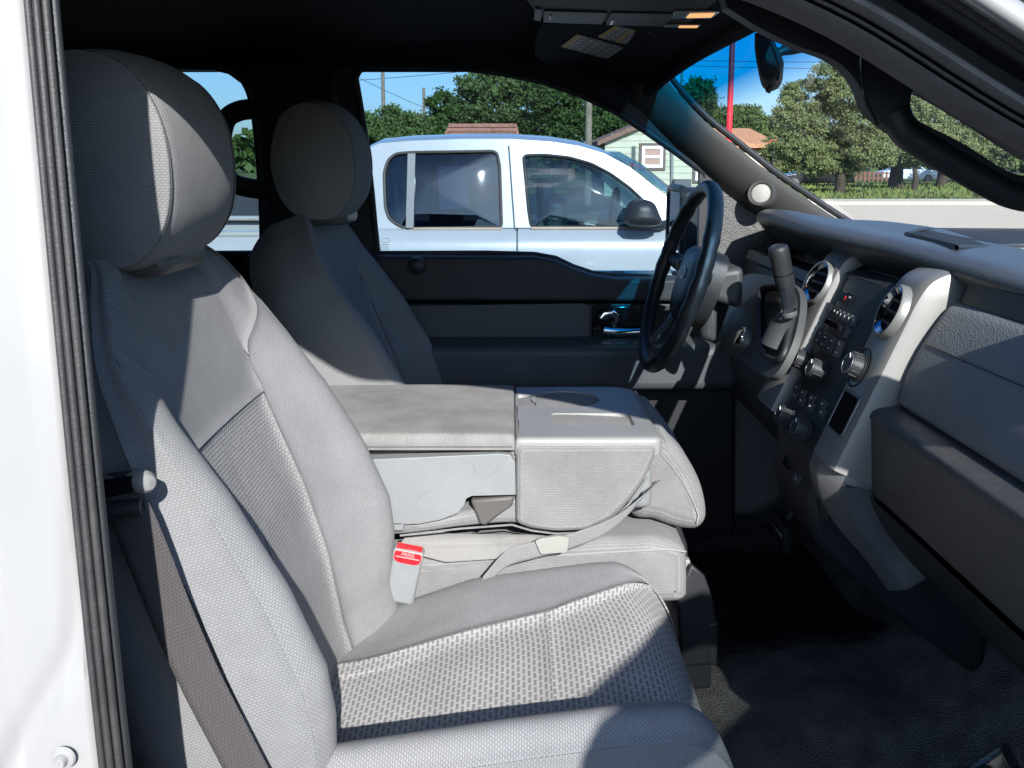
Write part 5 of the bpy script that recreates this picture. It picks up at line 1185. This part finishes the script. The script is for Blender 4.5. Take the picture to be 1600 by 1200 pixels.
finish('utility_box', MB().bb(*sorted((ay(1052, 290, Yh-.4)[0], ay(1078, 290, Yh-.4)[0])), Yh-.7, Yh-.1, .1, ay(1060, 280, Yh-.4)[2]), plain('box_grey', (.10, .105, .11), .6), h1, bevel=.03)
h2 = thing('shingled_house', 'low house with reddish shingle roof beneath the tall trees', 'house')
D2 = 60; Y2 = CAM[1]+D2; a = W(694, 195, D2); b = W(816, 217, D2)
finish('wall', MB().bb(a[0]+.4, b[0]-.4, Y2+1, Y2+8, 0, b[2]-.2), sid2, h2)
finish('roof', MB().poly([(a[0], Y2+4.5, a[2]+.25), (b[0]-.35, Y2+4.5, a[2]+.25), (b[0], Y2, b[2]-.5), (a[0]-.3, Y2, b[2]-.5)], thick=(0, .1, -.15)), shing_r, h2)
nsh = 0
for r_ in range(5):
    f0, f1 = r_/5, (r_+1)/5
    for c_ in range(16):
        xa = a[0]+(b[0]-.35-a[0])*c_/16; xb = a[0]+(b[0]-.35-a[0])*(c_+.93)/16
        zt_a = (a[2]+.25)*(1-f0)+(b[2]-.5)*f0; zt_b = (a[2]+.25)*(1-f1)+(b[2]-.5)*f1; yt = Y2+4.5*(1-f0); yb = Y2+4.5*(1-f1)
        finish('shingle', MB().add([(xa, yt, zt_a+.02), (xb, yt, zt_a+.02), (xb, yb-.03, zt_b+.07), (xa, yb-.03, zt_b+.07)], [(0, 1, 2, 3)]), plain('shingle_tone', sc((.36, .17, .11), random.uniform(.75, 1.3)), .9) if c_ % 5 == 0 else shing_r, h2, smooth=False)
h3 = thing('tan_bungalow', 'small tan house with orange roof behind the red pole', 'house')
D3 = 55; Y3 = CAM[1]+D3; a = W(1150, 203, D3); b = W(1212, 222, D3)
finish('wall', MB().bb(a[0]-3, b[0]-.2, Y3, Y3+8, 0, b[2]), sid2, h3); finish('roof', MB().poly([(a[0]-3, Y3+4, a[2]+.25), (b[0]-.6, Y3+4, a[2]+.25), (b[0]+.2, Y3-.5, b[2]-.1), (a[0]-3.5, Y3-.5, b[2]-.1)], thick=(0, 0, -.25)), shing_o, h3)
finish('window', MB().bb(b[0]-1.6, b[0]-.9, Y3-.05, Y3+.02, .9, 1.9), wfr, h3)

# --- poles and wires
wood = gmat('pole_wood', (.16, .13, .10), (.32, .28, .22), 4, .5)
def pole(name, label, px, ytop, depth, wpx, mat, group='utility poles', arm=True):
    T = thing(name, label, 'pole', group); p = W(px, ytop, depth); r = wpx/2*depth/F_PX
    finish('shaft', MB().tube([(p[0], p[1], -.2), (p[0], p[1], p[2])], [r*1.1, r*.85], 12), mat, T)
    if arm: finish('crossarm', MB().bb(p[0]-.9, p[0]+.9, p[1]-.08, p[1]+.04, p[2]-.5, p[2]-.36), mat, T)
    return T
pole('utility_pole', 'thin wooden utility pole near the rear corner of the driver window', 597, 70, 70, 6, wood)
pole('utility_pole', 'short distant utility pole left of the tall trees', 662, 137, 95, 5, wood, arm=False)
pole('utility_pole', 'thick weathered utility pole rising behind the parked pickup roof', 921, 100, 34, 11, wood)
pole('utility_pole', 'thin pole seen through the blue tint strip', 1066, 90, 75, 4, wood, arm=False)
T = thing('red_pole', 'tall bright red pole seen through the windshield', 'pole'); p = W(1149, -60, 30); q = W(1149, 300, 30)
finish('shaft', MB().tube([(p[0], p[1], 0), (p[0], p[1], p[2])], .095, 16), plain('red_paint', (.72, .02, .035), .4, wear=.05), T)
def wire(label, p0, p1, sag, r=.022):
    P = [np.array(p0)*(1-t)+np.array(p1)*t-np.array((0, 0, sag*4*t*(1-t))) for t in np.linspace(0, 1, 20)]
    o = finish('overhead_wire', MB().tube([tuple(x) for x in P], r, 5), M['steel']); tag(o, label, 'wire', 'overhead wires')
wire('overhead wire running level from the thin utility pole', W(480, 130, 70), W(760, 108, 70), .1)
wire('overhead wire slanting down across the sky in the driver window', W(480, 80, 70), W(680, 175, 95), .2)
wire('upper overhead wire crossing the blue tint strip', W(1000, 92, 60), W(1400, 96, 60), .1, .018)
wire('lower overhead wire crossing the blue tint strip', W(1000, 100, 60), W(1400, 107, 60), .1, .018)
# stop sign, fence, cars across the road
T = thing('stop_sign', 'small red road sign partly hidden by the pine', 'sign'); p = W(1209, 226, 50)
finish('plate', MB().poly([(p[0]+.30*math.cos(R(22.5+45*i)), p[1], p[2]+.30*math.sin(R(22.5+45*i))) for i in range(8)], thick=(0, .02, 0)), plain('sign_red', (.7, .03, .02), .5), T); finish('post', MB().tube([(p[0], p[1]+.05, 0), (p[0], p[1]+.05, p[2])], .03, 8), M['silver_d'], T)
fe = thing('picket_fence', 'low brown fence across the road beyond the pine trunks', 'fence'); fm = plain('fence_brown', (.16, .075, .05), .8)
a = W(1338, 268, 70); b = W(1392, 281, 70)
for i in range(9):
    x = a[0]+(b[0]-a[0])*i/8; finish('picket', MB().bb(x-.07, x+.07, a[1], a[1]+.06, 0, a[2]), fm, fe)
for z in (.45, .85): finish('rail', MB().bb(a[0], b[0], a[1]+.07, a[1]+.12, z*a[2]-.05, z*a[2]+.05), fm, fe)
def loft_car(name, label, cx, cyy, L, H, mat, glass_m, heading=0, wid=1.75):
    T = thing(name, label, 'car', 'cars across the road')
    side_ = [(-.5, .20), (-.5, .48), (-.47, .56), (-.30, .62), (-.20, .95), (-.08, 1.0), (.10, .98), (.24, .68), (.42, .60), (.49, .52), (.5, .22)]
    pts = [(cx+x*L, cyy-wid/2, z*H) for x, z in side_]
    finish('body', MB().poly(pts, thick=(0, wid, 0)), mat, T, bevel=.06, seg=3)
    finish('side_window', MB().poly([(cx+x*L, cyy-wid/2-.012, z*H) for x, z in [(-.25, .66), (-.18, .92), (.0, .93), (.0, .66)]], thick=(0, .01, 0)), glass_m, T); finish('side_window', MB().poly([(cx+x*L, cyy-wid/2-.012, z*H) for x, z in [(.02, .66), (.02, .93), (.09, .92), (.20, .67)]], thick=(0, .01, 0)), glass_m, T)
    for x in (-.31, .31):
        w_ = finish('wheel', MB().lathe([(.10, -.10), (.31, -.10), (.33, -.05), (.33, .05), (.31, .10), (.10, .10)], (cx+x*L, cyy-wid/2+.08, .33), (0, -1, 0), 24), M['rubber'], T)
        finish('rim', MB().lathe([(.21, .095), (.20, .105), (.08, .09), (.0005, .10)], (cx+x*L, cyy-wid/2+.08, .33), (0, -1, 0), 20), M['silver'], w_)
    return T
p = W(1270, 290, 58); loft_car('parked_sedan', 'dark parked sedan in the shade of the pine', p[0], p[1], 4.7, 1.42, plain('dark_paint', (.012, .016, .02), .2, coat=.5), M['gloss'])
p = W(1415, 285, 72); loft_car('parked_hatchback', 'white and blue car parked beyond the pine trunks', p[0], p[1], 4.4, 1.6, plain('pale_blue_paint', (.45, .55, .65), .25, coat=.5), M['gloss'])

# --- the silver-white crew cab pickup parked alongside
nt = thing('parked_pickup', 'silver-white crew cab pickup parked alongside, seen through the driver window', 'truck')
Dn = 6.0; YB = CAM[1]+Dn
# side leans inwards above the beltline
def nside(px, py, off=0):
    b = ay(800, 357, YB); return hit(px, py, (0, 1, -.264), YB-.264*b[2]+off) if py < 357 else ay(px, py, YB+off)
zbel = ay(800, 357, YB)[2]
up_out = [(575, 357), (572, 300), (568, 255), (575, 232), (592, 224), (640, 220), (720, 217), (800, 217), (860, 221), (905, 228), (945, 240), (985, 262), (1020, 290), (1048, 312), (1085, 345), (1100, 357)]
rear_w = [(601, 300), (600, 270), (606, 250), (618, 240), (640, 238), (770, 236), (777, 240), (781, 260), (784, 355), (645, 357), (625, 354), (608, 342), (602, 325)]
frnt_w = [(818, 246), (822, 243), (850, 242), (890, 246), (925, 256), (955, 272), (985, 294), (1010, 318), (1034, 350), (1034, 354), (830, 355), (826, 330)]
WMAT = M['white2']
def smooth_loop(L, n=56): return [tuple(q) for q in ccr(np.array([nside(*q) for q in L]), n)]
up = [tuple(nside(*q)) for q in up_out]; hr = [tuple(q) for q in rounded([nside(*q) for q in rear_w], .03, 4)]; hf = [tuple(q) for q in rounded([nside(*q) for q in frnt_w], .03, 4)]
finish('cab_side', MB().poly(up, [hr, hf], thick=(0, .03, 0)), WMAT, nt, bevel=.006)
CW = 1.78
finish('far_cab_side', MB().poly([(x, 2*YB+CW-y, z) for x, y, z in up], [[(x, 2*YB+CW-y, z) for x, y, z in hr], [(x, 2*YB+CW-y, z) for x, y, z in hf]], thick=(0, -.03, 0)), WMAT, nt, bevel=.006)
def curved_pane(name, pts, mat, bulge=.02):
    c = np.mean(np.array(pts), 0); rows = []
    for k in (1, .8, .6, .4, .2, .001): rows.append([tuple(c+(np.array(p)-c)*k+np.array((0, .010-bulge*(1-k*k), 0))) for p in pts])
    return finish(name, MB().grid(np.array(rows), close_v=True), mat, nt, angle=80)
curved_pane('rear_window', hr, M['tint'], .034); curved_pane('front_window', hf, M['tint2'], .034)
finish('far_rear_window', MB().poly([(x, 2*YB+CW-y-.01, z) for x, y, z in hr]), M['tint'], nt, smooth=False); finish('far_front_window', MB().poly([(x, 2*YB+CW-y-.01, z) for x, y, z in hf]), M['tint2'], nt, smooth=False)
for pts, nm in ((hr, 'window_trim'), (hf, 'window_trim')): finish(nm, MB().tube([tuple(np.array(p)+np.array((0, -.003, 0))) for p in pts], .010, 8, closed=True), plain('window_trim_bronze', (.07, .06, .05), .4) if pts is hr else M['black'], nt)
a0, a1 = nside(643, 239, -.034), nside(640, 357, -.034); finish('window_post', MB().poly([tuple(a0+np.array((-.026, 0, 0))), tuple(a0+np.array((.026, 0, 0))), tuple(a1+np.array((.026, 0, 0))), tuple(a1+np.array((-.026, 0, 0)))], thick=(0, .04, 0)), plain('post_grey', (.11, .115, .12), .4), nt, bevel=.004)
for x0, x1, y in ((640, 785, 358), (830, 1034, 357)):
    finish('belt_moulding', MB().tube([tuple(ay(x0, y, YB-.012)), tuple(ay(x1, y, YB-.012))], .012, 8), plain('moulding_tan', (.32, .24, .17), .45), nt)
# roof across
tops = [q for q in up_out if 3 <= up_out.index(q) <= 13]; rt = np.array([nside(*q) for q in tops]); G = []
for p in rt[:9]:
    yf = 2*YB+CW-p[1]; G.append([(p[0], p[1]+(yf-p[1])*t, p[2]+.055*math.sin(math.pi*t)**.6) for t in np.linspace(0, 1, 16)])
finish('roof', MB().grid(np.array(G)), WMAT, nt, angle=70)
G = []
for p in rt[7:]:
    yf = 2*YB+CW-p[1]; G.append([(p[0]+.18*math.sin(math.pi*t), p[1]+(yf-p[1])*t, p[2]+.02) for t in np.linspace(0, 1, 16)])
finish('windshield', MB().grid(np.array(G)), M['tint2'], nt, angle=70)
# lower body: doors, bed, fender in soft section
def lower(name, x0, x1, zt=zbel+.0, mat=WMAT):
    zk = [(zt, 0), (zt-.02, -.03), (zt-.10, -.075), (zt-.22, -.095), (zt-.34, -.105), (zt-.42, -.085), (zt-.55, -.08), (.60, -.085), (.45, -.02)]
    c = cr(np.array(zk), np.linspace(0, 8, 40)); return finish(name, MB().grid(np.array([[(x, YB+d, z) for z, d in c] for x in np.linspace(x0, x1, 6)])), mat, nt, angle=60)
xs1 = ay(808, 380, YB)[0]; xs2 = ay(1098, 380, YB)[0]; xs0 = ay(575, 380, YB)[0]-.05
lower('rear_door', xs0, xs1-.006); lower('front_door', xs1+.006, xs2); lower('fender', xs2+.012, xs2+1.5, zbel-.02); lower('bed_side', xs0-2.0, xs0-.015, zbel-.04)
sm = [nside(795, 228, -.004), nside(800, 300, -.004), nside(804, 355, -.004)]+[np.array((xs1, YB+d-.001, z)) for z, d in [(zbel-.02, -.03), (zbel-.10, -.075), (zbel-.22, -.095), (zbel-.34, -.105)]]
finish('door_joint', MB().tube([tuple(q) for q in sm], .006, 6), plain('joint_grey', (.10, .12, .13), .6), nt)
finish('hood', MB().grid(np.array([[(x, YB+CW*t, zbel-.02-.10*((x-xs2)/1.5)**2+.06*math.sin(math.pi*t)**.5) for t in np.linspace(0, 1, 14)] for x in np.linspace(xs2-.02, xs2+1.5, 10)])), WMAT, nt, angle=60)
finish('bed_rail', MB().bb(xs0-2.0, xs0-.02, YB-.03, YB+.10, zbel-.06, zbel-.02), M['white'], nt, bevel=.015); finish('bed_rail', MB().bb(xs0-2.0, xs0-.02, YB+CW-.10, YB+CW, zbel-.06, zbel-.02), M['white'], nt, bevel=.015)
finish('bed_floor', MB().bb(xs0-2.0, xs0-.02, YB+.1, YB+CW-.1, .7, .75), M['black'], nt); finish('tailgate', MB().bb(xs0-2.03, xs0-1.99, YB, YB+CW, .6, zbel-.05), WMAT, nt)
finish('far_body', MB().bb(xs0-2, xs2+1.5, YB+CW-.02, YB+CW+.05, .5, zbel-.06), WMAT, nt, bevel=.02); finish('cab_floor', MB().bb(xs0, xs2+.3, YB+.05, YB+CW-.05, .45, .6), M['black'], nt)
finish('cab_rear', MB().bb(xs0-.02, xs0+.02, YB+.1, YB+CW-.1, .6, zbel+.35), M['tint2'], nt)
for x, y in ((845, 450), (700, 450)):
    p = ay(x, 400, YB); 
hx2 = ay(845, 400, YB); finish('door_handle', MB().box((hx2[0], YB-.115, ay(845, 402, YB)[2]), (.10, .02, .026)), M['rubber'], nt, bevel=.012)
hx3 = ay(640, 400, YB); finish('door_handle', MB().box((hx3[0], YB-.115, ay(845, 408, YB)[2]), (.10, .02, .026)), M['rubber'], nt, bevel=.012)
for x in (xs0-1.05, xs2+.75):
    for y_, s_ in ((YB-.06, -1), (YB+CW+.02, 1)):
        w_ = finish('wheel', MB().lathe([(.14, -.12), (.36, -.13), (.40, -.08), (.40, .08), (.36, .13), (.14, .12)], (x, y_+.1*(-s_), .40), (0, s_, 0), 28), M['rubber'], nt); finish('rim', MB().lathe([(.25, .12), (.24, .135), (.10, .11), (.0005, .13)], (x, y_+.1*(-s_), .40), (0, s_, 0), 22), M['silver'], w_)
# interior: seats, wheel, far mirror
for sx0 in (700, 880):
    for yo in (.35, 1.15):
        p = ay(sx0, 340, YB); finish('cab_seat', MB().box((p[0]-.05, YB+yo, zbel-.12), (.09, .25, .32)), M['black'], nt, bevel=.06); finish('cab_headrest', MB().box((p[0]-.10, YB+yo, zbel+.22), (.05, .12, .09)), M['black'], nt, bevel=.03)
p = ay(970, 340, YB); finish('cab_dashboard', MB().box((p[0]+.25, YB+CW/2, zbel-.10), (.25, .75, .12)), M['dash2'], nt, bevel=.05)
wv = [(p[0]+.06*math.cos(a)*.3, YB+.42+.19*math.sin(a), zbel+.06+.19*math.cos(a)) for a in np.linspace(0, 2*math.pi, 30, endpoint=False)]; finish('cab_steering_wheel', MB().tube(wv, .016, 8, closed=True), M['black'], nt)
# door mirror
mp = [ay(*q, YB-.18) for q in [(975, 345), (982, 325), (990, 315), (1008, 312), (1022, 318), (1030, 335), (1034, 348), (1020, 354), (985, 353)]]
mpc = cr(np.array(mp+[mp[0]]), np.linspace(0, len(mp), 40, endpoint=False)); cm = mpc.mean(0); rows = [[tuple(cm+(q-cm)*k+np.array((0, y, 0))) for q in mpc] for k, y in ((.4, -.10), (.8, -.075), (1, -.02), (1, .10), (.7, .13))]
mb = MB().grid(np.array(rows), close_v=True); mb.poly(rows[0]); mb.poly(rows[-1]); finish('door_mirror', mb, M['black'], nt, angle=50)
finish('mirror_arm', MB().tube([tuple(ay(985, 352, YB-.12)), tuple(ay(1032, 352, YB-.06)), tuple(ay(1042, 350, YB+.02))], [.022, .03, .03], 10), M['black'], nt)
# paper sheet in the rear window and faint fender lettering
pq = [nside(*q, .05) for q in [(683, 260), (730, 258), (733, 325), (687, 328)]]
pp = finish('window_sticker', MB().poly([tuple(q) for q in pq], thick=(0, .002, 0)), plain('sticker_paper', (.70, .72, .74), .7, wear=.1, wscale=18), nt, smooth=False)
dk = plain('decal_grey', (.25, .28, .30), .6); dc = ay(604, 374, YB); zd = lambda z: YB-.001+float(np.interp(-z, [-(zbel), -(zbel-.02), -(zbel-.10), -(zbel-.22)], [0, -.03, -.075, -.095]))-.004
finish('oval_decal', MB().tube([(dc[0]+.030*math.cos(a), zd(dc[2]+.013*math.sin(a)), dc[2]+.013*math.sin(a)) for a in np.linspace(0, 2*math.pi, 24, endpoint=False)], .0022, 5, closed=True), dk, nt)
for k in range(4):
    z = dc[2]-.026-.015*k; finish('decal_line', MB().box((dc[0], zd(z), z), (.028-.003*(k % 2), .001, .0028)), dk, nt)
